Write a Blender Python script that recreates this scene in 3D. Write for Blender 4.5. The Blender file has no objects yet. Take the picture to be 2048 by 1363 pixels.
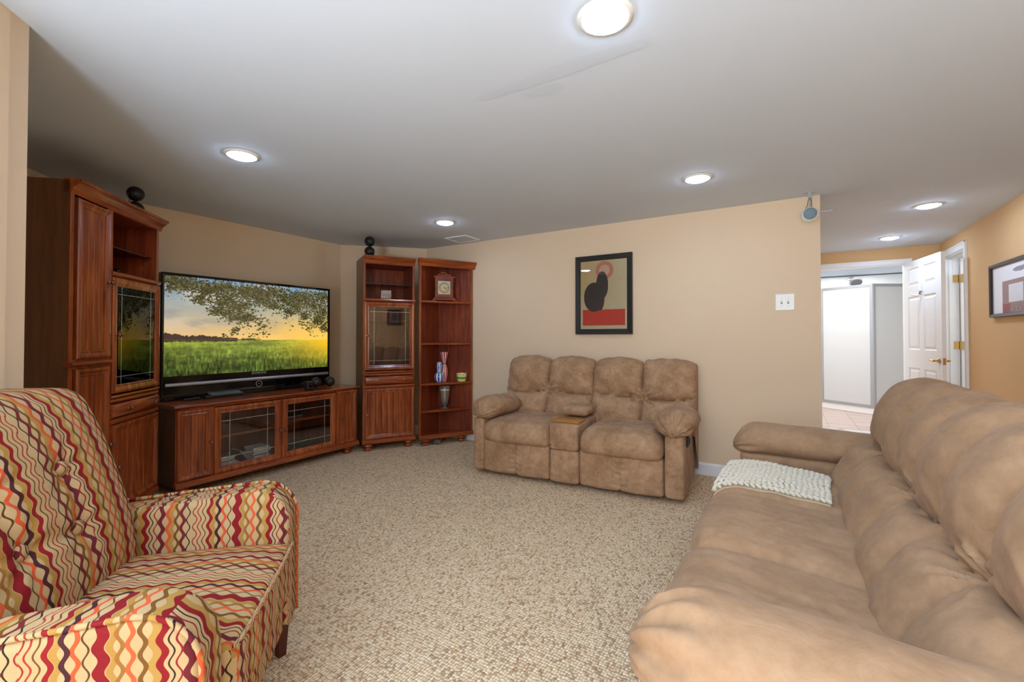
import bpy, bmesh, math, random
import numpy as np
from mathutils import Vector, Matrix, noise
from mathutils.bvhtree import BVHTree
random.seed(7)
PI = math.pi
SC = bpy.context.scene
COL = SC.collection

# ------------------------------------------------------------------ camera, light, exposure
cam_d = bpy.data.cameras.new('camera')
cam = bpy.data.objects.new('camera', cam_d)
COL.objects.link(cam)
YAW, PITCH = 0.5498, 0.0148
f_ = Vector((-math.sin(YAW) * math.cos(PITCH), math.cos(YAW) * math.cos(PITCH), math.sin(PITCH)))
r_ = Vector((math.cos(YAW), math.sin(YAW), 0))
u_ = r_.cross(f_)
M = Matrix((r_, u_, -f_)).transposed().to_4x4()
M.translation = Vector((0, 0, 1.2204))
cam.matrix_world = M
cam_d.sensor_width = 36
cam_d.lens = 892.07 * 36 / 2048
cam_d.shift_y = -21.0 / 2048
cam_d.clip_start = 0.02
SC.camera = cam

W = bpy.data.worlds.new('world')
SC.world = W
W.use_nodes = True
W.node_tree.nodes['Background'].inputs[0].default_value = (0.75, 0.86, 1.0, 1)
W.node_tree.nodes['Background'].inputs[1].default_value = 1.0

SC.view_settings.view_transform = 'Standard'
SC.view_settings.look = 'None'
SC.view_settings.gamma = 1
SC.view_settings.use_curve_mapping = False
SC.view_settings.exposure = 1.36
LAMP = 32.0          # emission of the recessed lamps
HALL_LAMP = 50.0
WINDOW_W = 20.0      # daylight through the window behind the camera
SC.cycles.diffuse_bounces = 6
SC.cycles.max_bounces = 12
SC.cycles.transparent_max_bounces = 16
SC.cycles.sample_clamp_indirect = 6.0
SC.cycles.caustics_reflective = False
SC.cycles.caustics_refractive = False

def area_light(name, loc, rot, sx, sy, power, color):
    d = bpy.data.lights.new(name, 'AREA')
    d.shape = 'RECTANGLE'; d.size = sx; d.size_y = sy; d.energy = power; d.color = color
    o = bpy.data.objects.new(name, d); COL.objects.link(o)
    o.location = loc; o.rotation_euler = rot
    return o
area_light('window_daylight', (0.0, -3.17, 1.45), (-PI / 2, 0, PI), 2.3, 1.35, WINDOW_W, (0.74, 0.86, 1.0))
area_light('bathroom_fill', (0.2, 8.3, 2.32), (0, 0, 0), 1.6, 1.2, 14, (0.97, 0.98, 1))  # unseen area light added under the bathroom ceiling to brighten the room
area_light('shower_fill', (1.0, 9.7, 2.33), (0, 0, 0), 0.8, 0.5, 4.0, (0.97, 0.98, 1))  # unseen extra light added inside the shower to brighten it
# added fill light, aimed up at the ceiling behind the camera
area_light('ceiling_fill', (-0.1, -1.75, 0.9), (PI, 0, 0), 0.9, 0.9, 118, (0.70, 0.84, 1.0))
area_light('side_room_light', (2.4, 6.4, 2.3), (0, 0, 0), 0.6, 0.6, 5, (1, 1, 1))

# ------------------------------------------------------------------ helpers
def lin(c):
    return tuple(((x / 255) / 12.92 if x / 255 <= 0.04045 else ((x / 255 + 0.055) / 1.055) ** 2.4) for x in c)

class NT:
    def __init__(s, name):
        s.m = bpy.data.materials.new(name); s.m.use_nodes = True
        s.t = s.m.node_tree; s.n = s.t.nodes; s.l = s.t.links
        s.b = s.n['Principled BSDF']
    def add(s, ty, **kw):
        n = s.n.new(ty)
        for k, v in kw.items(): setattr(n, k, v)
        return n
    def link(s, a, b): s.l.new(a, b)
    def math(s, op, a, b=None, c=None):
        n = s.n.new('ShaderNodeMath'); n.operation = op
        for i, v in enumerate((a, b, c)):
            if v is None: continue
            if isinstance(v, (int, float)): n.inputs[i].default_value = v
            else: s.l.new(v, n.inputs[i])
        return n.outputs[0]
    def mix(s, fac, a, b):
        n = s.n.new('ShaderNodeMix'); n.data_type = 'RGBA'
        for i, v in ((0, fac), (6, a), (7, b)):
            if isinstance(v, (int, float)): n.inputs[i].default_value = v
            elif isinstance(v, tuple): n.inputs[i].default_value = (*v[:3], 1)
            else: s.l.new(v, n.inputs[i])
        return n.outputs[2]
    def noise(s, scale, detail=3, rough=0.5, vec=None, coord='Object', sc=(1, 1, 1), dist=0):
        n = s.n.new('ShaderNodeTexNoise')
        n.inputs['Scale'].default_value = scale; n.inputs['Detail'].default_value = detail
        n.inputs['Roughness'].default_value = rough; n.inputs['Distortion'].default_value = dist
        if vec is None: vec = s.coord(coord, sc)
        s.l.new(vec, n.inputs['Vector'])
        return n.outputs['Fac']
    def coord(s, coord='Object', sc=(1, 1, 1), rot=(0, 0, 0)):
        c = s.n.new('ShaderNodeTexCoord'); mp = s.n.new('ShaderNodeMapping')
        mp.inputs['Scale'].default_value = sc; mp.inputs['Rotation'].default_value = rot
        s.l.new(c.outputs[coord], mp.inputs['Vector'])
        return mp.outputs['Vector']
    def ramp(s, fac, stops):
        n = s.n.new('ShaderNodeValToRGB'); e = n.color_ramp.elements
        while len(e) < len(stops): e.new(0.5)
        for el, (p, c) in zip(e, stops): el.position = p; el.color = (*c, 1)
        s.l.new(fac, n.inputs[0]); return n.outputs[0]
    def bump(s, h, strength=0.3, dist=0.01):
        n = s.n.new('ShaderNodeBump'); n.inputs['Strength'].default_value = strength
        n.inputs['Distance'].default_value = dist
        s.l.new(h, n.inputs['Height']); s.l.new(n.outputs[0], s.b.inputs['Normal'])
    def set(s, **kw):
        for k, v in kw.items():
            i = s.b.inputs[k.replace('_', ' ')]
            if isinstance(v, tuple): i.default_value = (*v[:3], 1)
            elif isinstance(v, (int, float)): i.default_value = v
            else: s.l.new(v, i)
        return s

def plain(name, c, rough=0.5, metal=0.0, var=0.0, bump=0.0, bscale=60, spec=0.5, emit=None, es=0):
    t = NT(name)
    col = lin(c)
    if var:
        n = t.noise(3.0, 4)
        base = t.mix(n, tuple(x * (1 - var) for x in col), tuple(min(1, x * (1 + var)) for x in col))
        t.set(Base_Color=base)
    else: t.set(Base_Color=col)
    t.set(Roughness=rough, Metallic=metal, Specular_IOR_Level=spec)
    if bump: t.bump(t.noise(bscale, 4), bump, 0.003)
    if emit: t.set(Emission_Color=lin(emit), Emission_Strength=es)
    return t.m

def wood(name, dark, mid, light, rough=0.26, axis='z', coat=0.35):
    t = NT(name)
    sc = dict(z=(14, 14, 1.1), x=(1.1, 14, 14), y=(14, 1.1, 14))[axis]
    n1 = t.noise(2.2, 6, 0.62, sc=sc, dist=0.6)
    n2 = t.noise(1.6, 3, 0.5)
    f = t.math('ADD', t.math('MULTIPLY', n1, 0.75), t.math('MULTIPLY', n2, 0.3))
    c = t.ramp(f, [(0.30, lin(dark)), (0.52, lin(mid)), (0.75, lin(light))])
    t.set(Base_Color=c, Roughness=rough, Coat_Weight=coat, Coat_Roughness=0.15)
    t.bump(t.noise(3, 5, 0.6, sc=tuple(4 * v for v in sc)), 0.06, 0.002)
    return t.m

MAT = {}
MAT['wall'] = plain('wall_paint', (228, 206, 177), 0.75, var=0.02, bump=0.05, bscale=180, spec=0.25)
MAT['hallwall'] = plain('hall_wall_tone', (220, 181, 132), 0.72, var=0.02, bump=0.05, bscale=180, spec=0.25)  # warmer, more saturated tone than the other walls
MAT['ceiling'] = plain('ceiling_paint', (214, 223, 234), 0.85, var=0.012, bump=0.06, bscale=120, spec=0.2)
MAT['patch'] = plain('ceiling_patch_paint', (210, 219, 230), 0.7, var=0.01)
MAT['white'] = plain('white_trim_paint', (236, 237, 238), 0.4, var=0.01)
MAT['bathwhite'] = plain('bathroom_white', (244, 244, 242), 0.35)
MAT['door'] = plain('door_paint', (236, 236, 236), 0.42)
MAT['wood'] = wood('cherry_wood', (84, 32, 12), (142, 66, 28), (188, 104, 50))
MAT['woodx'] = wood('cherry_wood_horizontal', (86, 32, 12), (144, 66, 28), (186, 100, 48), axis='x')
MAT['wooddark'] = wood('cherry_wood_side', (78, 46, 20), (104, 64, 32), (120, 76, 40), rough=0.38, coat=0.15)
MAT['woodin'] = wood('cherry_wood_inside', (74, 26, 12), (122, 48, 20), (170, 82, 38), rough=0.45, coat=0.05)
MAT['oak'] = wood('oak_tray', (140, 88, 32), (176, 118, 50), (204, 148, 72), axis='x')
MAT['leg'] = plain('dark_leg_wood', (72, 22, 14), 0.3)
MAT['black'] = plain('gloss_black_plastic', (8, 8, 9), 0.08)
MAT['blackm'] = plain('matt_black', (22, 22, 24), 0.45, bump=0.15, bscale=400)
MAT['frame'] = plain('black_frame', (30, 28, 28), 0.35)
MAT['silver'] = plain('silver_plastic', (176, 182, 190), 0.3, metal=0.7)
MAT['chrome'] = plain('chrome', (225, 228, 230), 0.12, metal=1.0)
MAT['brass'] = plain('brass', (214, 182, 122), 0.22, metal=1.0)
MAT['bronze'] = plain('bronze_knob', (150, 100, 80), 0.28, metal=0.85)
MAT['alu'] = plain('brushed_aluminium', (168, 170, 172), 0.35, metal=0.3)
MAT['paper'] = plain('paper', (226, 226, 222), 0.7, var=0.03)
MAT['red'] = plain('red_cover', (170, 36, 34), 0.5)
MAT['grey'] = plain('grey_cover', (120, 120, 122), 0.5)
MAT['blue'] = plain('pale_blue_cover', (150, 180, 196), 0.5)
MAT['greycloth'] = plain('grey_speaker_cloth', (126, 148, 160), 0.8, bump=0.5, bscale=600)
MAT['plastwhite'] = plain('white_plastic', (238, 238, 234), 0.3)
MAT['lens'] = plain('lamp_glass', (255, 255, 255), 0.3, emit=(200, 224, 255), es=LAMP)
MAT['hlens'] = plain('hall_lamp_glass', (255, 255, 255), 0.3, emit=(206, 228, 255), es=HALL_LAMP)
MAT['grout'] = plain('grout', (178, 164, 156), 0.8)
t = NT('pink_beige_tile'); t.set(Base_Color=t.ramp(t.noise(2.5, 5, sc=(1, 5, 1)), [(0.3, lin((198, 172, 160))), (0.7, lin((222, 202, 190)))]), Roughness=0.35); MAT['tileb'] = t.m
t = NT('pale_hall_tile'); t.set(Base_Color=t.ramp(t.noise(2.5, 5), [(0.3, lin((224, 216, 212))), (0.7, lin((240, 234, 230)))]), Roughness=0.3); MAT['tileh'] = t.m

def glass_mat(name, tint=(1, 1, 1), rough=0.0, ior=1.5):
    t = NT(name)
    tr = t.add('ShaderNodeBsdfTransparent'); gl = t.add('ShaderNodeBsdfGlossy'); fr = t.add('ShaderNodeFresnel'); mx = t.add('ShaderNodeMixShader')
    fr.inputs[0].default_value = ior
    tr.inputs[0].default_value = (*tint, 1); gl.inputs['Roughness'].default_value = rough
    t.link(fr.outputs[0], mx.inputs[0]); t.link(tr.outputs[0], mx.inputs[1]); t.link(gl.outputs[0], mx.inputs[2])
    t.link(mx.outputs[0], t.n['Material Output'].inputs[0])
    return t.m
MAT['glass'] = glass_mat('cabinet_glass', (0.9, 0.93, 0.93), ior=1.9)
MAT['glassc'] = glass_mat('console_glass', (0.97, 0.98, 0.98), ior=1.5)
MAT['pglass'] = glass_mat('picture_glass', (0.97, 0.97, 0.97), ior=1.35)
t = NT('bevelled_glass_line'); t.set(Base_Color=(0.75, 0.8, 0.8), Roughness=0.08, Metallic=0.6, Alpha=0.55); MAT['bevel'] = t.m
t = NT('clear_vase_glass'); t.set(Base_Color=(0.96, 0.96, 0.94), Roughness=0.03, Transmission_Weight=0.85, IOR=1.45); MAT['vglass'] = t.m
t = NT('frosted_shower_glass'); t.set(Base_Color=lin((232, 232, 230)), Roughness=0.45, Transmission_Weight=0.25, IOR=1.3); MAT['frost'] = t.m

# carpet: loops in rows with speckle
t = NT('loop_carpet')
v = t.add('ShaderNodeTexVoronoi'); v.inputs['Scale'].default_value = 88; v.inputs['Randomness'].default_value = 0.42
t.link(t.coord('Object', (1.0, 0.8, 1)), v.inputs['Vector'])
spk = t.add('ShaderNodeSeparateColor'); t.link(v.outputs['Color'], spk.inputs[0])
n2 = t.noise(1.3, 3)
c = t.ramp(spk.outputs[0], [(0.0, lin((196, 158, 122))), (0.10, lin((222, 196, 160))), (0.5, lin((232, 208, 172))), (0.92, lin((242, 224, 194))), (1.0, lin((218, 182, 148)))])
c = t.mix(t.math('MULTIPLY', t.math('SUBTRACT', v.outputs['Distance'], 0.42), 2.2), c, lin((120, 92, 64)))  # crevice shade between the loops, mixed into the colour
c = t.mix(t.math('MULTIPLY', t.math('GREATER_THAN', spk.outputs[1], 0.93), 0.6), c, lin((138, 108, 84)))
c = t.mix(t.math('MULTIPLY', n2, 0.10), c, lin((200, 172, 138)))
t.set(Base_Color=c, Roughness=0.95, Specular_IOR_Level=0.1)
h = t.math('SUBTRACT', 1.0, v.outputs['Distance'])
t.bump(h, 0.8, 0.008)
MAT['carpet'] = t.m

def suede(name, c0, c1, c2, mott=1.0):
    t = NT(name)
    a = t.noise(7, 5, 0.65, dist=0.4); b = t.noise(38, 4, 0.6)
    f = t.math('ADD', t.math('MULTIPLY', a, 0.72), t.math('MULTIPLY', b, 0.28))
    m = 0.5
    c = t.ramp(f, [(m - 0.13 / mott, lin(c0)), (m, lin(c1)), (m + 0.12 / mott, lin(c2))])
    t.set(Base_Color=c, Roughness=0.85, Sheen_Weight=0.08, Sheen_Roughness=0.4, Specular_IOR_Level=0.2)
    w = t.math('ADD', t.math('MULTIPLY', t.noise(9, 4, 0.55, dist=1.2), 1.0), t.math('MULTIPLY', t.noise(300, 2), 0.05))
    t.bump(w, 0.28, 0.015)
    return t.m
MAT['suede'] = suede('brown_suede', (138, 105, 78), (166, 132, 101), (186, 153, 122), 0.8)
MAT['sofa'] = suede('tan_sofa_suede', (144, 114, 86), (165, 133, 103), (178, 147, 117), 0.65)

# wavy striped chair fabric, driven by UV in metres (u across stripes, v along)
t = NT('wavy_stripe_fabric')
uv = t.add('ShaderNodeUVMap'); sep = t.add('ShaderNodeSeparateXYZ'); t.link(uv.outputs[0], sep.inputs[0])
PER = 0.40
U = t.math('DIVIDE', t.math('FLOORED_MODULO', sep.outputs[0], PER), PER)
S = t.math('SINE', t.math('MULTIPLY', sep.outputs[1], 2 * PI / 0.052))
TH = t.math('MULTIPLY', t.math('SINE', t.math('MULTIPLY', sep.outputs[1], 2 * PI / 0.104)), 0.3)
c = t.mix(t.noise(25, 3), lin((184, 156, 112)), lin((198, 172, 128)))
ST = [(.175, .020, 1, (176, 136, 66)), (.415, .024, 1, (176, 138, 70)), (.605, .018, 1, (172, 132, 64)), (.845, .018, 1, (174, 136, 64)),
      (.0, .0045, 1, (150, 40, 36)), (.05, .005, -1, (40, 28, 18)), (.095, .014, 1, (112, 30, 40)), (.14, .011, -1, (112, 74, 28)),
      (.205, .013, 1, (206, 88, 48)), (.26, .017, -1, (104, 26, 42)), (.305, .005, 1, (140, 30, 34)), (.34, .0045, 1, (40, 26, 18)),
      (.382, .018, 1, (136, 14, 28)), (.47, .012, -1, (116, 78, 30)), (.525, .012, 1, (214, 92, 52)), (.572, .011, -1, (150, 102, 44)),
      (.655, .028, 1, (132, 12, 28)), (.72, .005, -1, (86, 56, 26)), (.765, .012, 1, (208, 84, 46)), (.81, .013, -1, (66, 26, 38)),
      (.88, .014, 1, (142, 18, 30)), (.925, .0045, 1, (104, 70, 30)), (.962, .005, 1, (160, 52, 40)), (.995, .0045, 1, (150, 40, 36))]
for cc, w, a, rgb in ST:
    ctr = t.math('MULTIPLY_ADD', S, 0.0135 * a, cc)
    c = t.mix(t.math('COMPARE', U, ctr, w), c, lin(rgb))
wv = t.noise(420, 2, coord='UV')
c2 = t.mix(t.math('MULTIPLY', wv, 0.22), c, lin((90, 60, 36)))
t.set(Base_Color=c2, Roughness=0.8, Specular_IOR_Level=0.25)
t.bump(t.noise(60, 3, coord='UV', sc=(1, 6, 1)), 0.25, 0.003)
MAT['fabric'] = t.m

def stripes_mat(name, c1, c2, n, twist=0.0):
    t = NT(name)
    co = t.add('ShaderNodeTexCoord'); s = t.add('ShaderNodeSeparateXYZ'); t.link(co.outputs['Object'], s.inputs[0])
    ang = t.math('ARCTAN2', s.outputs[1], s.outputs[0])
    ang = t.math('ADD', ang, t.math('MULTIPLY', s.outputs[2], twist))
    f = t.math('GREATER_THAN', t.math('SINE', t.math('MULTIPLY', ang, n)), 0.0)
    t.set(Base_Color=t.mix(f, lin(c1), lin(c2)), Roughness=0.12, Coat_Weight=0.5)
    return t.m
MAT['vred'] = stripes_mat('red_white_stripe_glaze', (190, 44, 54), (240, 214, 212), 9)
MAT['vblue'] = stripes_mat('blue_white_stripe_glaze', (28, 66, 176), (226, 236, 246), 8)
MAT['vyel'] = stripes_mat('yellow_white_stripe_glaze', (214, 214, 60), (244, 238, 216), 8, 25)
MAT['green'] = plain('green_band', (60, 150, 60), 0.2)

# ------------------------------------------------------------------ object helpers
def link(o, parent=None):
    COL.objects.link(o)
    if parent is not None: o.parent = parent
    return o

def obj(name, bm, mat, parent=None, smooth=None, bevel=0.0, loc=None, rotz=None, segs=2):
    me = bpy.data.meshes.new(name)
    bmesh.ops.remove_doubles(bm, verts=bm.verts, dist=1e-6) if False else None
    bmesh.ops.recalc_face_normals(bm, faces=bm.faces)
    bm.to_mesh(me); bm.free()
    o = bpy.data.objects.new(name, me)
    me.materials.append(MAT[mat] if isinstance(mat, str) else mat)
    if smooth is not None:
        for p in me.polygons: p.use_smooth = True  # backing darkened to stand in for shade between the stitches
        if smooth < 3: me.set_sharp_from_angle(angle=smooth)
    if bevel:
        md = o.modifiers.new('bevel', 'BEVEL'); md.width = bevel; md.segments = segs; md.limit_method = 'ANGLE'
    if loc is not None: o.location = loc
    if rotz is not None: o.rotation_euler[2] = rotz
    return link(o, parent)

def tag(o, label=None, cat=None, group=None, kind=None):
    if label: o['label'] = label
    if cat: o['category'] = cat
    if group: o['group'] = group
    if kind: o['kind'] = kind
    return o

def thing(name, label, cat, loc=(0, 0, 0), rotz=0, group=None):
    o = bpy.data.objects.new(name, None); o.empty_display_size = 0.05
    o.location = loc; o.rotation_euler = (0, 0, rotz)
    COL.objects.link(o)
    return tag(o, label, cat, group)

def bx(bm, x0, x1, y0, y1, z0, z1):
    v = [bm.verts.new(p) for p in ((x0, y0, z0), (x1, y0, z0), (x1, y1, z0), (x0, y1, z0), (x0, y0, z1), (x1, y0, z1), (x1, y1, z1), (x0, y1, z1))]
    for f in ((0, 3, 2, 1), (4, 5, 6, 7), (0, 1, 5, 4), (1, 2, 6, 5), (2, 3, 7, 6), (3, 0, 4, 7)):
        bm.faces.new([v[i] for i in f])
    return v

def box(name, dims, mat, parent=None, bevel=0.0, **kw):
    bm = bmesh.new(); bx(bm, *dims)
    return obj(name, bm, mat, parent, bevel=bevel, **kw)

def poly_prism(bm, pts, z0, z1):
    a = [bm.verts.new((x, y, z0)) for x, y in pts]; b = [bm.verts.new((x, y, z1)) for x, y in pts]
    n = len(pts)
    bm.faces.new(a[::-1]); bm.faces.new(b)
    for i in range(n): bm.faces.new((a[i], a[(i + 1) % n], b[(i + 1) % n], b[i]))

def prof_x(bm, prof, x0, x1):
    "prof: (y,z) outline extruded along x"
    a = [bm.verts.new((x0, y, z)) for y, z in prof]; b = [bm.verts.new((x1, y, z)) for y, z in prof]
    n = len(prof)
    bm.faces.new(a[::-1]); bm.faces.new(b)
    for i in range(n): bm.faces.new((a[i], a[(i + 1) % n], b[(i + 1) % n], b[i]))

def lathe(bm, prof, seg=24, cx=0, cy=0, cz=0, axis='z', cap=True):
    "prof: (r, h)"
    rings = []
    for r, h in prof:
        ring = []
        for k in range(seg):
            a = 2 * PI * k / seg
            if axis == 'z': p = (cx + r * math.cos(a), cy + r * math.sin(a), cz + h)
            elif axis == 'y': p = (cx + r * math.cos(a), cy + h, cz + r * math.sin(a))
            else: p = (cx + h, cy + r * math.cos(a), cz + r * math.sin(a))
            ring.append(bm.verts.new(p))
        rings.append(ring)
    for i in range(len(rings) - 1):
        for k in range(seg):
            bm.faces.new((rings[i][k], rings[i][(k + 1) % seg], rings[i + 1][(k + 1) % seg], rings[i + 1][k]))
    if cap:
        bm.faces.new(rings[0][::-1]); bm.faces.new(rings[-1])

def tube(bm, pts, r, seg=8, cap=True):
    pts = [Vector(p) for p in pts]
    rings = []
    up = Vector((0.13, 0.31, 0.94)).normalized()
    for i, p in enumerate(pts):
        d = (pts[min(i + 1, len(pts) - 1)] - pts[max(i - 1, 0)]).normalized()
        a = d.cross(up)
        if a.length < 1e-3: a = d.cross(Vector((1, 0, 0)))
        a.normalize(); b = d.cross(a).normalized()
        rr = r[i] if isinstance(r, (list, tuple)) else r
        rings.append([bm.verts.new(p + rr * (math.cos(2 * PI * k / seg) * a + math.sin(2 * PI * k / seg) * b)) for k in range(seg)])
    for i in range(len(rings) - 1):
        for k in range(seg):
            bm.faces.new((rings[i][k], rings[i][(k + 1) % seg], rings[i + 1][(k + 1) % seg], rings[i + 1][k]))
    if cap: bm.faces.new(rings[0][::-1]); bm.faces.new(rings[-1])

def sphere(bm, c, r, seg=24, rings=14, sq=(1, 1, 1)):
    m = Matrix.Translation(c) @ Matrix.Diagonal((sq[0], sq[1], sq[2], 1))
    bmesh.ops.create_uvsphere(bm, u_segments=seg, v_segments=rings, radius=r, matrix=m)

def rect_loft(bm, x0, x1, z0, z1, loops, fill=True, back=None):
    "mitred frame in the xz plane; loops of (inset, y)"
    rings = []
    for ins, y in loops:
        rings.append([bm.verts.new(p) for p in ((x0 + ins, y, z0 + ins), (x1 - ins, y, z0 + ins), (x1 - ins, y, z1 - ins), (x0 + ins, y, z1 - ins))])
    for i in range(len(rings) - 1):
        for k in range(4):
            bm.faces.new((rings[i][k], rings[i][(k + 1) % 4], rings[i + 1][(k + 1) % 4], rings[i + 1][k]))
    if fill: bm.faces.new(rings[-1])

def catmull(pts, n):
    P = [Vector(p) for p in pts]; P = [2 * P[0] - P[1]] + P + [2 * P[-1] - P[-2]]
    out = []
    segs = len(P) - 3
    for k in range(n):
        s = k / (n - 1) * segs; i = min(int(s), segs - 1); f = s - i
        a, b, c, d = P[i:i + 4]
        out.append(0.5 * ((2 * b) + (-a + c) * f + (2 * a - 5 * b + 4 * c - d) * f * f + (-a + 3 * b - 3 * c + d) * f ** 3))
    return out

def text_mesh(name, cu, mat):
    tmp = bpy.data.objects.new('tmp_text', cu); COL.objects.link(tmp)
    bpy.context.view_layer.update()
    me = bpy.data.meshes.new_from_object(tmp.evaluated_get(bpy.context.evaluated_depsgraph_get()))
    bpy.data.objects.remove(tmp); me.name = name
    me.materials.clear(); me.materials.append(MAT[mat])
    return bpy.data.objects.new(name, me)

def image_plane(name, img, w, h, mat, parent, loc=(0, 0, 0)):
    "img HxWx3 sRGB 0..1, row 0 at the top; plane in local xz facing -y"
    H, Wd = img.shape[:2]
    xs = np.linspace(0, w, Wd + 1); zs = np.linspace(h, 0, H + 1)
    X, Z = np.meshgrid(xs, zs)
    V = np.stack([X, np.zeros_like(X), Z], -1).reshape(-1, 3)
    i = np.arange(H)[:, None] * (Wd + 1) + np.arange(Wd)[None, :]
    F = np.stack([i + Wd + 1, i + Wd + 2, i + 1, i], -1).reshape(-1, 4)
    me = bpy.data.meshes.new(name)
    me.vertices.add(len(V)); me.vertices.foreach_set('co', V.ravel())
    me.loops.add(F.size); me.loops.foreach_set('vertex_index', F.ravel().astype(np.int32))
    me.polygons.add(len(F)); me.polygons.foreach_set('loop_start', np.arange(0, F.size, 4, dtype=np.int32))
    me.polygons.foreach_set('loop_total', np.full(len(F), 4, dtype=np.int32))
    me.update(calc_edges=True)
    at = me.color_attributes.new('print', 'FLOAT_COLOR', 'CORNER')
    l = np.where(img <= 0.04045, img / 12.92, ((np.clip(img, 0, 1) + 0.055) / 1.055) ** 2.4).reshape(-1, 3)
    c4 = np.ones((len(F) * 4, 4), dtype=np.float32); c4[:, :3] = np.repeat(l, 4, axis=0)
    at.data.foreach_set('color', c4.ravel())
    o = bpy.data.objects.new(name, me); me.materials.append(mat); o.location = loc
    return link(o, parent)

def print_mat(name, emit=0.0, rough=0.4):
    t = NT(name); a = t.add('ShaderNodeVertexColor', layer_name='print')
    if emit:
        t.set(Base_Color=(0.005, 0.005, 0.005), Emission_Color=a.outputs[0], Emission_Strength=emit, Roughness=rough)
    else: t.set(Base_Color=a.outputs[0], Roughness=rough)
    return t.m

def fbm(shape, scale, seed, octv=5, sy=1.0):
    rs = np.random.RandomState(seed); H, Wd = shape
    out = np.zeros(shape); amp = 1; tot = 0
    for o in range(octv):
        gw = max(2, int(scale * 2 ** o)); gh = max(2, int(gw * H / Wd * sy))
        g = rs.rand(gh + 2, gw + 2)
        yy = np.linspace(0, gh, H)[:, None]; xx = np.linspace(0, gw, Wd)[None, :]
        y0 = yy.astype(int); x0 = xx.astype(int); fy = yy - y0; fx = xx - x0
        fy = fy * fy * (3 - 2 * fy); fx = fx * fx * (3 - 2 * fx)
        v = g[y0, x0] * (1 - fy) * (1 - fx) + g[y0 + 1, x0] * fy * (1 - fx) + g[y0, x0 + 1] * (1 - fy) * fx + g[y0 + 1, x0 + 1] * fy * fx
        out += v * amp; tot += amp; amp *= 0.55
    return out / tot

# ------------------------------------------------------------------ room shell
H = 2.35
def struct(name, bm, mat, parent=None, **kw):
    o = obj(name, bm, mat, parent, **kw)
    if parent is None: o['kind'] = 'structure'
    return o

def wall_pts(p, q, th):
    d = Vector((q[0] - p[0], q[1] - p[1])); L = d.length; d.normalize(); n = Vector((d.y, -d.x))
    return d, n, L
def wall(name, p, q, mat='wall', th=0.1, openings=(), z1=H, ext=(0, 0)):
    "interior on the left of p->q; openings (s0,s1,z0,z1) along it"
    d, n, L = wall_pts(p, q, th)
    bm = bmesh.new()
    def seg(s0, s1, za, zb):
        a = Vector(p) + d * s0; b = Vector(p) + d * s1
        poly_prism(bm, [tuple(a), tuple(a + n * th), tuple(b + n * th), tuple(b)], za, zb)
    s = -ext[0]
    for (a, b, za, zb) in openings:
        seg(s, a, 0, z1)
        if za > 0: seg(a, b, 0, za)
        seg(a, b, zb, z1)
        s = b
    seg(s, L + ext[1], 0, z1)
    return struct(name, bm, mat)

A1 = (-4.639, 3.551); A2 = (-3.904, 4.286); BC = (0.243, 4.286)
N1 = (-4.639, 1.174); N2 = (-3.124, -0.341); DD = (-2.332, 0.451); D2 = (-1.6, -0.281)
wall('wall_right', (1.607, -3.2), (1.607, 7.328), 'hallwall', 0.12, [(9.633, 10.34, 0, 2.15)])
wall('wall_hall_end', (1.607, 7.328), (0.243, 7.328), 'hallwall', 0.10, [(0.317, 1.237, 0, 2.14)], ext=(0.1, 0.1))
wall('wall_hall_left', (0.243, 7.328), (0.243, 4.30), 'hallwall', 0.10)
wall('wall_back', BC, A2, 'wall', 0.10)
wall('wall_corner', A2, A1, 'wall', 0.10)
wall('wall_left', A1, N1, 'wall', 0.10)
wall('wall_niche', N1, N2, 'wall', 0.10)
wall('wall_niche_side', N2, DD, 'wall', 0.08)
wall('wall_front_left', DD, D2, 'wall', 0.08)
wall('wall_rear_left', D2, (-1.6, -3.2), 'wall', 0.10)
wall('wall_rear', (-1.6, -3.2), (1.607, -3.2), 'wall', 0.10, [(0.45, 2.75, 0.78, 2.12)])
# window behind the camera
wn = thing('window_1', None, None, (-1.15, -3.2, 0.78)); wn['kind'] = 'structure'
bm = bmesh.new()
for a, b, c, d in ((0, 2.3, 0, .05), (0, 2.3, 1.29, 1.34), (0, .05, .05, 1.29), (2.25, 2.3, .05, 1.29), (1.13, 1.17, .05, 1.29), (.05, 2.25, .65, .68)):
    bx(bm, a, b, -0.06, -0.01, c, d)
obj('window_frame', bm, 'white', wn)
box('window_sill', (-0.05, 2.35, -0.08, 0.06, -0.03, 0), 'white', wn)
# bathroom shell
wall('wall_bath_right', (2.1, 7.43), (2.1, 10.3), 'bathwhite', 0.1)
wall('wall_bath_end', (2.1, 10.3), (-0.9, 10.3), 'bathwhite', 0.1)
wall('wall_bath_left', (-0.9, 10.3), (-0.9, 7.43), 'bathwhite', 0.1)
bm = bmesh.new(); bx(bm, -0.9, 0.37, 7.428, 7.44, 0, H); bx(bm, 1.29, 2.1, 7.428, 7.44, 0, H); bx(bm, 0.37, 1.29, 7.428, 7.44, 2.14, H)
struct('wall_bath_front', bm, 'bathwhite')
# side room shell behind the right door opening
wall('wall_side_room_front', (1.727, 5.3), (3.2, 5.3), 'bathwhite', 0.1)
wall('wall_side_room_end', (3.2, 5.3), (3.2, 7.3), 'bathwhite', 0.1)
wall('wall_side_room_rear', (3.2, 7.3), (1.727, 7.3), 'bathwhite', 0.02)

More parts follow.
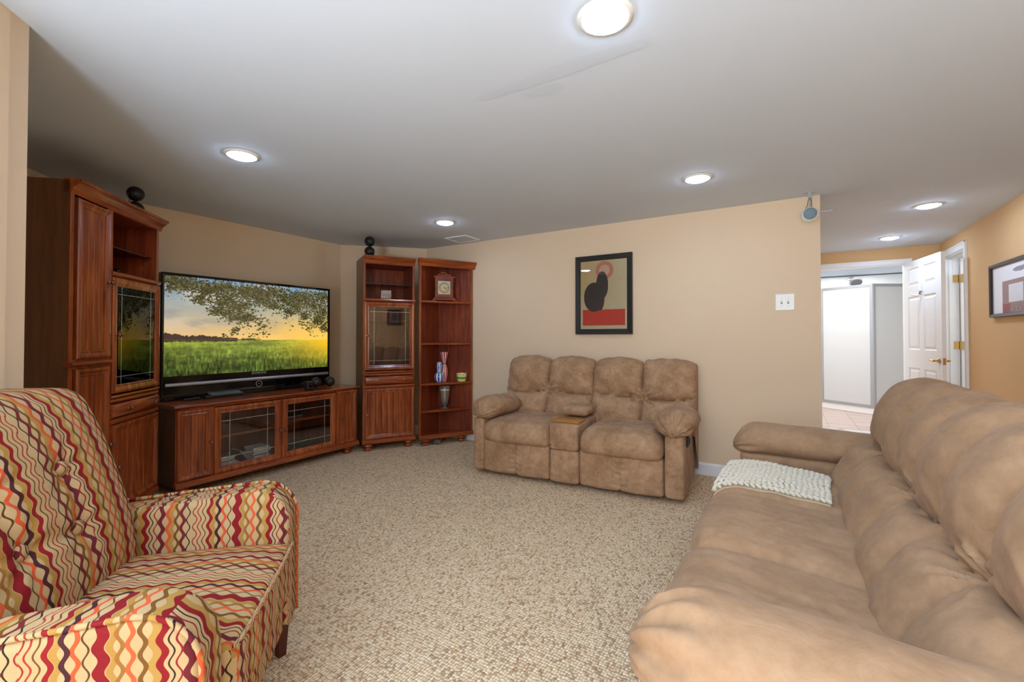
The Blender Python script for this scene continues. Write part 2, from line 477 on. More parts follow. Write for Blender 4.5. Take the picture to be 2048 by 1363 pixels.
bm = bmesh.new(); poly_prism(bm, [(-4.9, -3.4), (3.4, -3.4), (3.4, 10.5), (-4.9, 10.5)], H, H + 0.1)
struct('ceiling', bm, 'ceiling')
bm = bmesh.new(); poly_prism(bm, [(-4.8, -3.3), (1.66, -3.3), (1.66, 4.29), (-4.8, 4.45)], -0.06, 0)
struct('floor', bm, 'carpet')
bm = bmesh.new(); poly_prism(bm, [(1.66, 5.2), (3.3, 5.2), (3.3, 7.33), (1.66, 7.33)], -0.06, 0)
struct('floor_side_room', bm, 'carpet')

def clip_poly(poly, x0, x1, y0, y1):
    for ax, lim, sg in ((0, x0, 1), (0, x1, -1), (1, y0, 1), (1, y1, -1)):
        out = []
        for i in range(len(poly)):
            a, b = poly[i], poly[(i + 1) % len(poly)]
            ia, ib = sg * (a[ax] - lim) >= 0, sg * (b[ax] - lim) >= 0
            if ia: out.append(a)
            if ia != ib:
                f = (lim - a[ax]) / (b[ax] - a[ax]); out.append((a[0] + f * (b[0] - a[0]), a[1] + f * (b[1] - a[1])))
        poly = out
        if len(poly) < 3: return None
    ar = abs(sum(poly[i][0] * poly[(i + 1) % len(poly)][1] - poly[(i + 1) % len(poly)][0] * poly[i][1] for i in range(len(poly)))) / 2
    return poly if ar > 0.002 else None
def tiles(parent, mat, rect, size, ang, ox, oy):
    g = 0.003; n = 0; ca, sa = math.cos(ang), math.sin(ang)
    R_ = int(6 / size)
    for i in range(-R_, R_):
        for j in range(-R_, R_):
            q = [(i * size + g, j * size + g), ((i + 1) * size - g, j * size + g), ((i + 1) * size - g, (j + 1) * size - g), (i * size + g, (j + 1) * size - g)]
            q = [(ox + x * ca - y * sa, oy + x * sa + y * ca) for x, y in q]
            q = clip_poly(q, *rect)
            if q:
                bm = bmesh.new(); poly_prism(bm, q, -0.012, random.uniform(-0.0006, 0.0))
                obj('tile', bm, mat, parent, bevel=0)
bm = bmesh.new(); poly_prism(bm, [(0.143, 4.29), (1.73, 4.29), (1.73, 7.378), (0.143, 7.378)], -0.06, -0.004)
fh = struct('floor_hall', bm, 'grout')
tiles(fh, 'tileh', (0.243, 1.73, 4.292, 7.376), 0.315, PI / 4, 0.62, 5.1)
bm = bmesh.new(); poly_prism(bm, [(-0.9, 7.378), (2.1, 7.378), (2.1, 10.3), (-0.9, 10.3)], -0.06, -0.004)
fb = struct('floor_bathroom', bm, 'grout')
tiles(fb, 'tileb', (-0.9, 2.1, 7.38, 9.8), 0.325, 0, 0.5, 8.72)

# baseboards
def baseboard(name, p, q, gaps=()):
    d, n, L = wall_pts(p, q, 0)
    bm = bmesh.new(); s = 0.0
    def run(s0, s1):
        if s1 - s0 < 0.02: return
        prof = [(0, 0), (0.013, 0), (0.013, 0.088), (0.009, 0.100), (0.005, 0.106), (0, 0.108)]
        a = Vector(p) + d * s0; b = Vector(p) + d * s1
        va = [bm.verts.new((a.x - n.x * o, a.y - n.y * o, z)) for o, z in prof]; vb = [bm.verts.new((b.x - n.x * o, b.y - n.y * o, z)) for o, z in prof]
        k = len(prof); bm.faces.new(va); bm.faces.new(vb[::-1])
        for i in range(k): bm.faces.new((va[i], vb[i], vb[(i + 1) % k], va[(i + 1) % k]))
    for a, b in gaps: run(s, a); s = b
    run(s, L)
    return struct(name, bm, 'white')
baseboard('baseboard_back', BC, A2)
baseboard('baseboard_corner', A2, A1)
baseboard('baseboard_left', A1, N1)
baseboard('baseboard_niche', N1, N2)
baseboard('baseboard_front_left', DD, D2)
baseboard('baseboard_right', (1.607, -3.2), (1.607, 7.328), [(9.51, 10.40)])
baseboard('baseboard_rear', (-1.6, -3.2), (1.607, -3.2))
baseboard('baseboard_rear_left', D2, (-1.6, -3.2))

# door casings
def casing_x(name, wx, y0, y1, top, out=-0.016, cw=0.062):
    "casing on a wall of constant x"
    bm = bmesh.new()
    for a, b, za, zb in ((y0 - cw, y0, 0, top), (y1, y1 + cw, 0, top), (y0 - cw, y1 + cw, top, top + cw)):
        bx(bm, min(wx, wx + out), max(wx, wx + out), a, b, za, zb)
        bx(bm, min(wx, wx + out * 1.4), max(wx, wx + out * 1.4), a + (cw * .62 if a < y0 - .01 and zb == top else 0) * 0, b if zb != top else a + (0.018 if a < y0 else cw), za if zb == top else zb - 0.018, zb)
    return bm
bm = bmesh.new()
cw = 0.072
for (a, b, za, zb) in ((6.433 - cw, 6.433, 0, 2.15), (7.14, 7.14 + cw, 0, 2.15), (6.433 - cw, 7.14 + cw, 2.15, 2.15 + cw)):
    bx(bm, 1.591, 1.607, a, b, za, zb)
bx(bm, 1.585, 1.592, 6.433 - cw, 6.433 - cw + 0.02, 0, 2.15 + cw); bx(bm, 1.585, 1.592, 6.433 - cw, 7.212, 2.15 + cw - 0.02, 2.15 + cw)
bx(bm, 1.585, 1.592, 7.192, 7.212, 0, 2.15 + cw)
struct('trim_1', bm, 'white', bevel=0.002)
bm = bmesh.new()   # jamb lining with stop
bx(bm, 1.607, 1.727, 6.433, 6.445, 0, 2.15); bx(bm, 1.607, 1.727, 7.128, 7.14, 0, 2.15); bx(bm, 1.607, 1.727, 6.433, 7.14, 2.138, 2.15)
bx(bm, 1.64, 1.665, 7.118, 7.128, 0, 2.138); bx(bm, 1.64, 1.665, 6.445, 6.455, 0, 2.138); bx(bm, 1.64, 1.665, 6.445, 7.128, 2.128, 2.138)
struct('trim_2', bm, 'white')
bm = bmesh.new()
cw = 0.06
for (a, b, za, zb) in ((0.37 - cw, 0.37, 0, 2.14), (1.29, 1.29 + cw, 0, 2.14), (0.37 - cw, 1.29 + cw, 2.14, 2.14 + cw)):
    bx(bm, a, b, 7.312, 7.328, za, zb)
bx(bm, 0.37 - cw, 1.29 + cw, 7.306, 7.313, 2.14 + cw - 0.018, 2.14 + cw)
struct('trim_3', bm, 'white', bevel=0.002)
bm = bmesh.new()
bx(bm, 0.37, 0.382, 7.328, 7.438, 0, 2.14); bx(bm, 1.278, 1.29, 7.328, 7.438, 0, 2.14); bx(bm, 0.37, 1.29, 7.328, 7.438, 2.128, 2.14)
struct('trim_4', bm, 'white')

# ceiling patches
def ceil_poly(name, pts):
    bm = bmesh.new(); bm.faces.new([bm.verts.new((x, y, H - 0.0015)) for x, y in pts][::-1])
    return struct(name, bm, 'patch')
ceil_poly('trim_5', [(-1.247, 1.691), (-1.222, 1.733), (-0.855, 1.752), (-0.428, 1.733), (-0.444, 1.686), (-0.717, 1.657), (-1.094, 1.681)])
ceil_poly('trim_6', [(-1.04, 1.775), (-1.013, 1.824), (-0.925, 1.848), (-0.848, 1.836), (-0.835, 1.797), (-0.883, 1.768), (-0.97, 1.766)])

# ------------------------------------------------------------------ doors in the hall
def panel_door(name, w, h, th, loc, rotz):
    "six panel leaf; local x from hinge (0) to latch (w), y thickness, panels both sides"
    t_ = thing(name, None, None, loc, rotz); t_['kind'] = 'structure'
    cols = [(0.115, w / 2 - 0.05), (w / 2 + 0.05, w - 0.115)]
    rows = [(0.22, 0.845), (1.06, 1.69), (1.815, 2.03)]
    xs = sorted({0, w, *[c for q in cols for c in q]}); zs = sorted({0, h, *[c for q in rows for c in q]})
    bm = bmesh.new()
    for side in (0, th):
        sg = 1 if side == 0 else -1
        for i in range(len(xs) - 1):
            for j in range(len(zs) - 1):
                x0, x1, z0, z1 = xs[i], xs[i + 1], zs[j], zs[j + 1]
                if (x0, x1) in cols and (z0, z1) in rows: 
                    rect_loft(bm, x0, x1, z0, z1, [(0, side), (0.012, side + sg * 0.012), (0.026, side + sg * 0.010), (0.045, side + sg * 0.002)])
                else:
                    bm.faces.new([bm.verts.new(p) for p in ((x0, side, z0), (x1, side, z0), (x1, side, z1), (x0, side, z1))])
    for q in (((0, 0, 0), (0, th, 0), (0, th, h), (0, 0, h)), ((w, 0, 0), (w, th, 0), (w, th, h), (w, 0, h)), ((0, 0, h), (w, 0, h), (w, th, h), (0, th, h)), ((0, 0, 0), (w, 0, 0), (w, th, 0), (0, th, 0))):
        bm.faces.new([bm.verts.new(p) for p in q])
    bmesh.ops.remove_doubles(bm, verts=bm.verts, dist=1e-5)
    obj('door_panel', bm, 'door', t_)
    return t_
def lever(parent, x, z, y, sgn, direction):
    bm = bmesh.new()
    lathe(bm, [(0.032, 0), (0.032, sgn * 0.006), (0.024, sgn * 0.012), (0.012, sgn * 0.014), (0.011, sgn * 0.05)], 20, x, y, z, 'y')
    tube(bm, [(x, y + sgn * 0.048, z), (x + direction * 0.03, y + sgn * 0.055, z + .002), (x + direction * 0.075, y + sgn * 0.052, z + 0.004), (x + direction * 0.115, y + sgn * 0.045, z + 0.010)], [0.011, 0.010, 0.008, 0.006], 10)
    obj('door_handle', bm, 'brass', parent, smooth=0.8)
ang = math.atan2(6.36 - 7.27, 1.392 - 1.245)
dr = panel_door('door_1', 0.91, 2.115, 0.036, (1.262, 7.275, 0.012), ang)
# local +y of the leaf points to world +x side, local -y (y=0 side) looks to the camera side
lever(dr, 0.85, 0.955, 0.0, -1, -1); lever(dr, 0.85, 0.955, 0.036, 1, -1)
box('latch_plate', (0.909, 0.9115, 0.006, 0.030, 0.915, 0.985), 'brass', dr)
for z in (0.3, 1.05, 1.85):
    bm = bmesh.new(); tube(bm, [(-0.006, 0.040, z), (-0.006, 0.040, z + 0.09)], 0.007); obj('hinge', bm, 'brass', dr, smooth=0.8)
# white over-door hook
bm = bmesh.new()
tube(bm, [(0.47, -0.010, 1.83), (0.47, -0.012, 1.74), (0.468, -0.018, 1.70), (0.455, -0.045, 1.685), (0.435, -0.075, 1.70), (0.425, -0.085, 1.73)], [0.016, 0.018, 0.016, 0.010, 0.009, 0.008], 10)
hook = thing('robe_hook', 'white plastic robe hook stuck on the open six-panel door', 'hook', (1.262, 7.275, 0.012), ang)
obj('hook_arm', bm, 'plastwhite', hook, smooth=0.9)
d2 = panel_door('door_2', 0.69, 2.12, 0.036, (1.732, 7.085, 0.01), 0.03)
for z in (1.126, 1.90, 0.28):
    bm = bmesh.new(); bx(bm, 1.675, 1.727, 7.125, 7.1275, z - 0.045, z + 0.045); bx(bm, 1.733, 1.79, 7.076, 7.079, z - 0.045, z + 0.045)
    tube(bm, [(1.728, 7.10, z - 0.048), (1.728, 7.10, z + 0.048)], 0.007); 
    o = obj('hinge', bm, 'brass', None, smooth=0.6); o.parent = d2; o.matrix_parent_inverse = (Matrix.Translation((1.732, 7.085, 0.01)) @ Matrix.Rotation(0.03, 4, 'Z')).inverted()

# ------------------------------------------------------------------ shower
sh = thing('shower_enclosure', 'white neo-angle shower enclosure with framed glass panels', 'shower', (1.17, 8.92, 0))
aL = math.atan2(0.6, -0.8)
def shower_pts(s, ang_): return (s * math.cos(ang_), s * math.sin(ang_))
P0_ = (0, 0); PL = (-0.64 * 1.0, 0.48 * 1.0); PR = (0.62, 0.40); PL2 = (PL[0] - 0.55, PL[1] + 0.08)
bm = bmesh.new()
poly_prism(bm, [PR, (0.85, 1.3), (-1.9, 1.3), PL2, PL, P0_][::-1], 0.0, 0.115)
obj('shower_base', bm, 'bathwhite', sh, bevel=0.012)
bm = bmesh.new()
poly_prism(bm, [(0.80, 0.45), (0.85, 0.45), (0.85, 1.33), (-1.9, 1.33), (-1.9, 1.28), (0.80, 1.28)], 0.10, 2.33)
obj('wall_surround', bm, 'bathwhite', sh)
def shower_panel(nm, a, b, z0=0.13, z1=2.04, fr=0.022):
    a = Vector(a); b = Vector(b); d = (b - a); L = d.length; an = math.atan2(d.y, d.x)
    p = bpy.data.objects.new(nm, None); p.location = (a.x, a.y, 0); p.rotation_euler[2] = an; link(p, sh)
    bm = bmesh.new()
    for q in ((0.015, L - 0.015, z0, z0 + fr), (0.015, L - 0.015, z1 - fr, z1), (0.015, 0.015 + fr, z0 + fr, z1 - fr), (L - 0.015 - fr, L - 0.015, z0 + fr, z1 - fr)):
        bx(bm, q[0], q[1], -0.014, 0.014, q[2], q[3])
    obj('metal_frame', bm, 'alu', p, bevel=0.003)
    bm = bmesh.new(); bx(bm, 0.015 + fr, L - 0.015 - fr, -0.003, 0.003, z0 + fr, z1 - fr); obj('glass_pane', bm, 'frost', p)
shower_panel('door_glass', PL, P0_); shower_panel('fixed_panel', P0_, PR); shower_panel('fixed_panel', PL2, PL)
for q in (P0_, PL):
    bm = bmesh.new(); lathe(bm, [(0.028, 0.115), (0.028, 2.06)], 10, q[0], q[1]); obj('corner_post', bm, 'alu', sh)
for a, b in ((PL, P0_), (P0_, PR), (PL2, PL)):
    a = Vector(a); b = Vector(b); d = (b - a).normalized(); n = Vector((d.y, -d.x)) * 0.018
    bm = bmesh.new(); poly_prism(bm, [tuple(a - n), tuple(b - n), tuple(b + n), tuple(a + n)], 2.04, 2.06); obj('header_rail', bm, 'alu', sh)
    bm = bmesh.new(); poly_prism(bm, [tuple(a - n), tuple(b - n), tuple(b + n), tuple(a + n)], 0.112, 0.132); obj('curb_rail', bm, 'alu', sh)
shd = thing('shower_fitting', 'round chrome shower head on an arm above the glass enclosure', 'shower head', (1.02, 10.2, 2.28))
bm = bmesh.new(); lathe(bm, [(0.035, 0), (0.035, -0.01), (0.015, -0.02)], 20, 0, 0, 0, 'y'); tube(bm, [(0, -0.01, 0), (0.01, -0.12, 0.02), (0.03, -0.22, -0.02), (0.04, -0.27, -0.06)], 0.012, 10)
obj('shower_arm', bm, 'chrome', shd, smooth=0.8)
bm = bmesh.new(); lathe(bm, [(0.018, 0.05), (0.03, 0.03), (0.095, 0.006), (0.10, -0.006), (0.085, -0.014)], 28)
o = obj('spray_plate', bm, 'chrome', shd, smooth=0.8); o.location = (0.05, -0.30, -0.09); o.rotation_euler = (math.radians(-40), math.radians(-10), 0)
bm = bmesh.new(); lathe(bm, [(0.082, 0), (0.082, -0.004)], 28)
o = obj('nozzle_face', bm, 'grey', shd); o.location = (0.0588, -0.3087, -0.1005); o.rotation_euler = (math.radians(-40), math.radians(-10), 0)

# ------------------------------------------------------------------ recessed lights
def can_light(x, y, label, lens='lens'):
    t_ = thing('recessed_light', label, 'ceiling light', (x, y, H), 0, 'recessed ceiling lights')
    bm = bmesh.new(); lathe(bm, [(0.078, 0.0), (0.080, -0.009), (0.088, -0.008), (0.098, -0.003), (0.099, 0.0)], 40, cap=False)
    obj('trim_ring', bm, 'plastwhite', t_, smooth=0.9)
    bm = bmesh.new(); lathe(bm, [(0.0795, -0.002), (0.077, -0.010), (0.06, -0.018), (0.03, -0.023), (0.002, -0.024)], 40)
    obj('lamp_lens', bm, lens, t_, smooth=2)
can_light(-0.535, 1.503, 'big round recessed ceiling light at the top of the picture, nearest the viewer')
can_light(-2.87, 1.472, 'round recessed ceiling light over the patterned armchair, leftmost')
can_light(-2.846, 3.383, 'small round recessed ceiling light in front of the corner shelves')
can_light(-0.524, 3.38, 'round recessed ceiling light above the loveseat and framed poster')
can_light(1.054, 5.11, 'round recessed ceiling light in the hallway near the yellow wall', 'hlens')
can_light(1.02, 6.55, 'farthest recessed ceiling light just before the bathroom opening', 'hlens')
can_light(-0.5, -1.4, 'round recessed ceiling light behind the viewer')

# ceiling vent panel, smoke sensor panel
v_ = thing('ceiling_vent', 'flat white square access panel in the ceiling near the corner', 'vent', (-3.30, 3.92, H))
box('cover_panel', (0.012, 0.278, 0.012, 0.268, -0.006, 0.0), 'ceiling', v_, bevel=0.002)
bm = bmesh.new()
for q in ((0, .29, 0, .012), (0, .29, .268, .28), (0, .012, .012, .268), (.278, .29, .012, .268)): bx(bm, q[0], q[1], q[2], q[3], -0.010, 0)
obj('rim', bm, 'white', v_)
v_ = thing('ceiling_sensor', 'small flat white box on the hallway ceiling beside the wall end', 'sensor', (0.245, 4.84, H))
box('cover', (0, .12, 0, .27, -0.012, 0), 'ceiling', v_, bevel=0.004)

# light switch
sw = thing('light_switch', 'white double toggle light switch plate on the beige wall', 'light switch', (-0.068, 4.286, 1.44))
box('cover_plate', (0, .134, -0.006, 0, 0, .134), 'plastwhite', sw, bevel=0.003)
for x in (.044, .09):
    bm = bmesh.new(); bx(bm, x - .006, x + .006, -0.0065, -0.004, .053, .081); obj('slot', bm, 'grey', sw)
    bm = bmesh.new(); bx(bm, x - .004, x + .004, -0.018, -0.006, .066, .080); obj('toggle', bm, 'plastwhite', sw)
    for z in (.035, .099):
        bm = bmesh.new(); lathe(bm, [(.003, -.0062), (.003, -.0075)], 8, x, 0, z, 'y'); obj('screw', bm, 'alu', sw)

# hanging round speaker
hs = thing('hanging_speaker', 'round white speaker with grey cloth hanging at the wall corner', 'speaker', (0.17, 4.15, 2.17), 0)
bm = bmesh.new(); sphere(bm, (0, 0, 0), 0.058, 32, 20, (1, .8, 1)); o = obj('housing', bm, 'plastwhite', hs, smooth=3)
bm = bmesh.new(); lathe(bm, [(0.046, 0.0), (0.046, -0.012), (0.040, -0.020), (0.02, -0.024), (0.002, -0.025)], 32, 0, -0.030, 0, 'y'); obj('speaker_cloth', bm, 'greycloth', hs, smooth=0.9)
bm = bmesh.new(); lathe(bm, [(0.053, 0.0), (0.050, -0.012), (0.045, -0.014)], 32, 0, -0.024, 0, 'y', cap=False); obj('rim', bm, 'plastwhite', hs, smooth=0.9)
bm = bmesh.new(); bx(bm, -.045, .045, -0.012, 0.012, 0.172, 0.18); bx(bm, -.012, .012, -0.008, 0.008, 0.13, 0.172); obj('bracket', bm, 'alu', hs)
bm = bmesh.new(); tube(bm, [(0, 0, 0.055), (0.003, 0, 0.1), (0.0, 0, 0.135)], 0.0055); obj('hanging_rod', bm, 'alu', hs)
bm = bmesh.new(); tube(bm, [(0, 0, 0.14), (-0.012, -.01, 0.1), (-0.016, -.005, 0.07), (-0.03, 0.0, 0.05)], 0.0022, 6); tube(bm, [(0.004, 0, 0.14), (0.010, -.01, 0.1), (0.012, -.005, 0.05)], 0.0022, 6); obj('cable', bm, 'blackm', hs)

# ------------------------------------------------------------------ pictures
def framed(name, label, loc, rotz, w, h, fw, img, depth=0.028, glass=True, framemat='frame', mat_w=0.0):
    t_ = thing(name, label, 'picture', loc, rotz)
    bm = bmesh.new(); rect_loft(bm, 0, w, 0, h, [(0, 0), (0, -depth), (0.004, -depth - 0.003), (fw - 0.004, -depth + .002), (fw, -depth + 0.008), (fw, -0.010)], fill=False)
    obj('picture_frame', bm, framemat, t_)
    box('backing', (fw - .004, w - fw + .004, -0.009, -0.001, fw - .004, h - fw + .004), 'paper', t_)
    image_plane('print', img, w - 2 * fw, h - 2 * fw, print_mat(name + '_print', 0, 0.5), t_, (fw, -0.0105, fw))
    if glass:
        box('glass_pane', (fw, w - fw, -0.0165, -0.0145, fw, h - fw), 'pglass', t_)
    return t_
# plain generic stand-in print: cream ground, dark rounded mass, pink ring, red block
Hh, Ww = 190, 130
Y, X = np.mgrid[0:Hh, 0:Ww].astype(float); Xn = X / Ww; Yn = Y / Hh
img = np.zeros((Hh, Ww, 3)); base = np.array([214, 200, 160]) / 255; warm = np.array([206, 176, 118]) / 255
g = np.clip(1 - np.hypot(Xn - 0, (Yn - .2) * 1.2) / 1.0, 0, 1)[..., None]
img[:] = base * (1 - g) + warm * g
img += (fbm((Hh, Ww), 12, 3)[..., None] - .5) * .05
r = np.hypot((Xn - .52) * Ww, (Yn - .145) * Hh)
ring = (r < 25) & (r > 15); img[ring] = np.array([206, 130, 104]) / 255; img[(r < 15)] = np.array([222, 180, 150]) / 255
red = (Yn > .715) & (Yn < .945) & (Xn > .04) & (Xn < .95) ; img[red] = np.array([214, 66, 46]) / 255
dark = np.array([62, 52, 50]) / 255
body = (((Xn - .29) / .22) ** 2 + ((Yn - .53) / .215) ** 2 < 1) | (((Xn - .47) / .13) ** 2 + ((Yn - .36) / .20) ** 2 < 1) | (((Xn - .42) / .10) ** 2 + ((Yn - .55) / .18) ** 2 < 1)
img[body] = dark
framed('framed_poster', 'black framed poster with dark shape over a red block on the beige wall', (-1.842, 4.283, 1.249), 0, 0.588, 0.793, 0.052, img)
# hallway picture: sketch print with glass reflections painted in
Hh, Ww = 90, 120
Y, X = np.mgrid[0:Hh, 0:Ww].astype(float); Xn = X / Ww; Yn = Y / Hh
img = np.ones((Hh, Ww, 3)) * np.array([240, 240, 246]) / 255
fr = (Xn > .22) & (Xn < .78) & (Yn > .33) ; img[fr] = np.array([160, 128, 122]) / 255
fr = (Xn > .36) & (Xn < .66) & (Yn > .42) & (Yn < .78); img[fr] = np.array([224, 224, 230]) / 255
red = (Xn > .22) & (Xn < .40) & (Yn > .80); img[red] = np.array([150, 74, 78]) / 255
sk = (np.abs(np.sin(Xn * 40 + 3 * np.sin(Yn * 22))) < .22) & (Xn > .42) & (Xn < .8) & (Yn > .8); img[sk] = np.array([70, 62, 74]) / 255
bl = (((Xn - .62) / .16) ** 2 + ((Yn - .14) / .05) ** 2 < 1); img[bl] = np.array([150, 148, 156]) / 255
framed('framed_picture', 'wide black framed picture with grey sketch and painted reflections on the hallway yellow wall', (1.605, 5.70, 1.395), -PI / 2, 0.95, 0.465, 0.03, img, glass=False)
# picture seen reflected in the cabinet glass
img = np.ones((60, 60, 3)) * np.array([214, 220, 224]) / 255; img[12:48, 14:46] = np.array([120, 150, 176]) / 255; img[18:30, 20:34] = np.array([176, 110, 116]) / 255
framed('framed_picture', 'small dark framed picture reflected in the tall cabinet glass door', (1.605, 2.13, 1.49), -PI / 2, 0.32, 0.36, 0.05, img)

# ------------------------------------------------------------------ cherry wood furniture
def knob(parent, x, y, z, r=0.016):
    bm = bmesh.new(); lathe(bm, [(0.008, 0), (0.009, -0.004), (0.0055, -0.008), (0.006, -0.016), (r * .8, -0.020), (r, -0.026), (r * .85, -0.032), (r * .3, -0.035)], 16, x, y, z, 'y')
    obj('knob', bm, 'bronze', parent, smooth=0.7)

DOORF = [(0, 0), (0, -0.014), (0.004, -0.020), (0.014, -0.022), (0.026, -0.018), (0.034, -0.012), (0.040, -0.014), (0.045, -0.010)]
def bead_door(parent, x0, x1, z0, z1, kx, kz, nb):
    bm = bmesh.new(); rect_loft(bm, x0, x1, z0, z1, DOORF + [(0.045, -0.003)], fill=True)
    bx(bm, x0 + .002, x1 - .002, -0.001, 0.004, z0 + .002, z1 - .002)
    d = obj('door', bm, 'wood', parent)
    a, b = x0 + 0.045, x1 - 0.045; w = (b - a) / nb
    for i in range(nb):
        bm = bmesh.new(); xa = a + i * w; xb = xa + w; g = 0.0025
        prof = [(xa + .0003, -0.003), (xa + g, -0.008), (xa + g * 1.6, -0.0065), (xa + g * 2.6, -0.008), (xb - g, -0.008), (xb - .0003, -0.003)]
        z_0, z_1 = z0 + .0455, z1 - .0455
        va = [bm.verts.new((x, y, z_0)) for x, y in prof]; vb = [bm.verts.new((x, y, z_1)) for x, y in prof]
        for k in range(len(prof) - 1): bm.faces.new((va[k], va[k + 1], vb[k + 1], vb[k]))
        bm.faces.new(va[::-1]); bm.faces.new(vb)
        obj('bead_board', bm, 'wood', d)
    knob(d, kx, -0.019, kz)
    return d
def glass_door(parent, x0, x1, z0, z1, kx, kz, fw=1.2, ins=0.05, gm='glass'):
    bm = bmesh.new(); L_ = [(a * fw, b) for a, b in DOORF]; rect_loft(bm, x0, x1, z0, z1, L_ + [(0.045 * fw, 0.0)], fill=False)
    L2 = [(0, 0), (0.045 * fw, 0.0)]; rect_loft(bm, x0, x1, z0, z1, L2, fill=False)
    d = obj('door', bm, 'wood', parent)
    i = 0.045 * fw
    box('glass_pane', (x0 + i, x1 - i, -0.007, -0.003, z0 + i, z1 - i), gm, d)
    a, b, c, e = x0 + i, x1 - i, z0 + i, z1 - i
    for xx in (a + ins, b - ins): box('bevel_line', (xx - .0022, xx + .0022, -0.0082, -0.0072, c, e), 'bevel', d)
    for zz in (c + ins, e - ins): box('bevel_line', (a, b, -0.0082, -0.0072, zz - .0022, zz + .0022), 'bevel', d)
    knob(d, kx, -0.019, kz)
    return d
def bun_foot(parent, x, y, hgt=0.082, r=0.048):
    bm = bmesh.new(); lathe(bm, [(r * .72, 0), (r * .95, 0.008), (r, 0.018), (r * .92, 0.030), (r * .62, 0.036), (r * .62, 0.040), (r * .95, 0.046), (r * 1.02, 0.056), (r * .92, 0.068), (r * .7, 0.074), (r * .7, hgt)], 22, x, y)
    obj('bun_foot', bm, 'wood', parent, smooth=0.7)
def moulding(nm, parent, x0, x1, z0, z1, out, kind='rail', y0=0.0, back=0.02):
    h = z1 - z0
    if kind == 'crown': pr = [(back, z0), (y0 - .006, z0), (y0 - .010, z0 + h * .12), (y0 - .012, z0 + h * .28), (y0 - out * .45, z0 + h * .50), (y0 - out * .75, z0 + h * .62), (y0 - out * .8, z0 + h * .74), (y0 - out, z0 + h * .78), (y0 - out * 1.04, z0 + h * .90), (y0 - out * .95, z1), (back, z1)]
    elif kind == 'base': pr = [(back, z0), (y0 - out, z0), (y0 - out, z0 + h * .35), (y0 - out * .8, z0 + h * .5), (y0 - out * .8, z0 + h * .58), (y0 - out * .75, z0 + h * .8), (y0 - out * .3, z1), (back, z1)]
    else: pr = [(back, z0), (y0 - out * .4, z0), (y0 - out * .9, z0 + h * .3), (y0 - out, z0 + h * .55), (y0 - out * .85, z0 + h * .85), (y0 - out * .4, z1), (back, z1)]
    bm = bmesh.new(); prof_x(bm, pr, x0, x1)
    return obj(nm, bm, 'woodx', parent, smooth=0.5)

def glass_tower(root, X0, w=0.56, dep=0.42, side='wood', shelves_back=True, crown_ext=(0.0, 0.0), gm='glass'):
    x0, x1 = X0, X0 + w
    th = 0.018
    bm = bmesh.new()
    bx(bm, x0, x0 + th, 0, dep, .082, 2.04); bx(bm, x1 - th, x1, 0, dep, .082, 2.04)
    bx(bm, x0 + th, x1 - th, dep - .008, dep, .10, 2.03)
    bx(bm, x0 + th, x1 - th, .004, dep - .008, 2.015, 2.04); bx(bm, x0 + th, x1 - th, .004, dep - .008, .10, .125)
    obj('case', bm, 'woodin', root)
    bm = bmesh.new()
    bx(bm, x0 - .001, x0 + .0, 0.002, dep, .082, 2.04) if side else None
    for z in (.67, .83, 1.615): bx(bm, x0 + th, x1 - th, .004, dep - .008, z - .009, z + .009)
    obj('fixed_shelf', bm, 'woodin', root)
    for z in (1.17, 1.40): box('shelf', (x0 + th + .002, x1 - th - .002, .03, dep - .012, z - .009, z + .009), 'woodin', root)
    box('glass_shelf', (x0 + th + .002, x1 - th - .002, .03, dep - .012, 1.800, 1.806), 'glass', root)
    # face frame stiles for the open niche
    bm = bmesh.new()
    bx(bm, x0, x0 + .024, -0.004, 0.0, .12, 2.02); bx(bm, x1 - .024, x1, -0.004, 0.0, .12, 2.02)
    obj('face_stile', bm, 'wood', root, bevel=0.002)
    bead_door(root, x0 + .022, x1 - .006, .125, .662, x0 + .045, .392, 7)
    bm = bmesh.new(); rect_loft(bm, x0 + .014, x1 - .006, .708, .795, [(0, 0), (0, -0.010), (0.004, -0.018), (0.012, -0.026), (0.03, -0.034), (0.040, -0.036)])
    dr_ = obj('drawer', bm, 'woodx', root, smooth=0.6)
    knob(dr_, x0 + .145, -0.034, .755, .014); knob(dr_, x0 + .43, -0.034, .755, .014)
    glass_door(root, x0 + .010, x1 - .002, .862, 1.600, x0 + .034, 1.235, gm=gm)
    moulding('lip_moulding', root, x0, x1, .668, .702, .014); moulding('lip_moulding', root, x0, x1, .802, .826, .014); moulding('lip_moulding', root, x0, x1, .830, .852, .02)
    moulding('shelf_lip', root, x0 - .004, x1 + .006, 1.608, 1.638, .022)
    moulding('base_moulding', root, x0 - .004, x1 + .006, .078, .122, .022, 'base')
    moulding('crown', root, x0 + crown_ext[0] * -1, x1 + crown_ext[1], 2.018, 2.098, .055, 'crown', back=0.03)
    box('top_board', (x0, x1, 0.0, dep, 2.04, 2.096), 'wood', root)
    for px_, py_ in ((x0 + .06, .03), (x1 - .065, .03), (x0 + .06, dep - .06), (x1 - .065, dep - .06)): bun_foot(root, px_, py_)

# right-hand tower
tr_ = thing('display_cabinet', 'tall cherry cabinet with glass door standing left of the corner shelves', 'cabinet', (-3.846, 3.231, 0), math.radians(60))
glass_tower(tr_, 0.0)
bm = bmesh.new(); bx(bm, -0.002, 0.0, 0.004, 0.42, .084, 2.09); obj('side_panel', bm, 'wooddark', tr_)
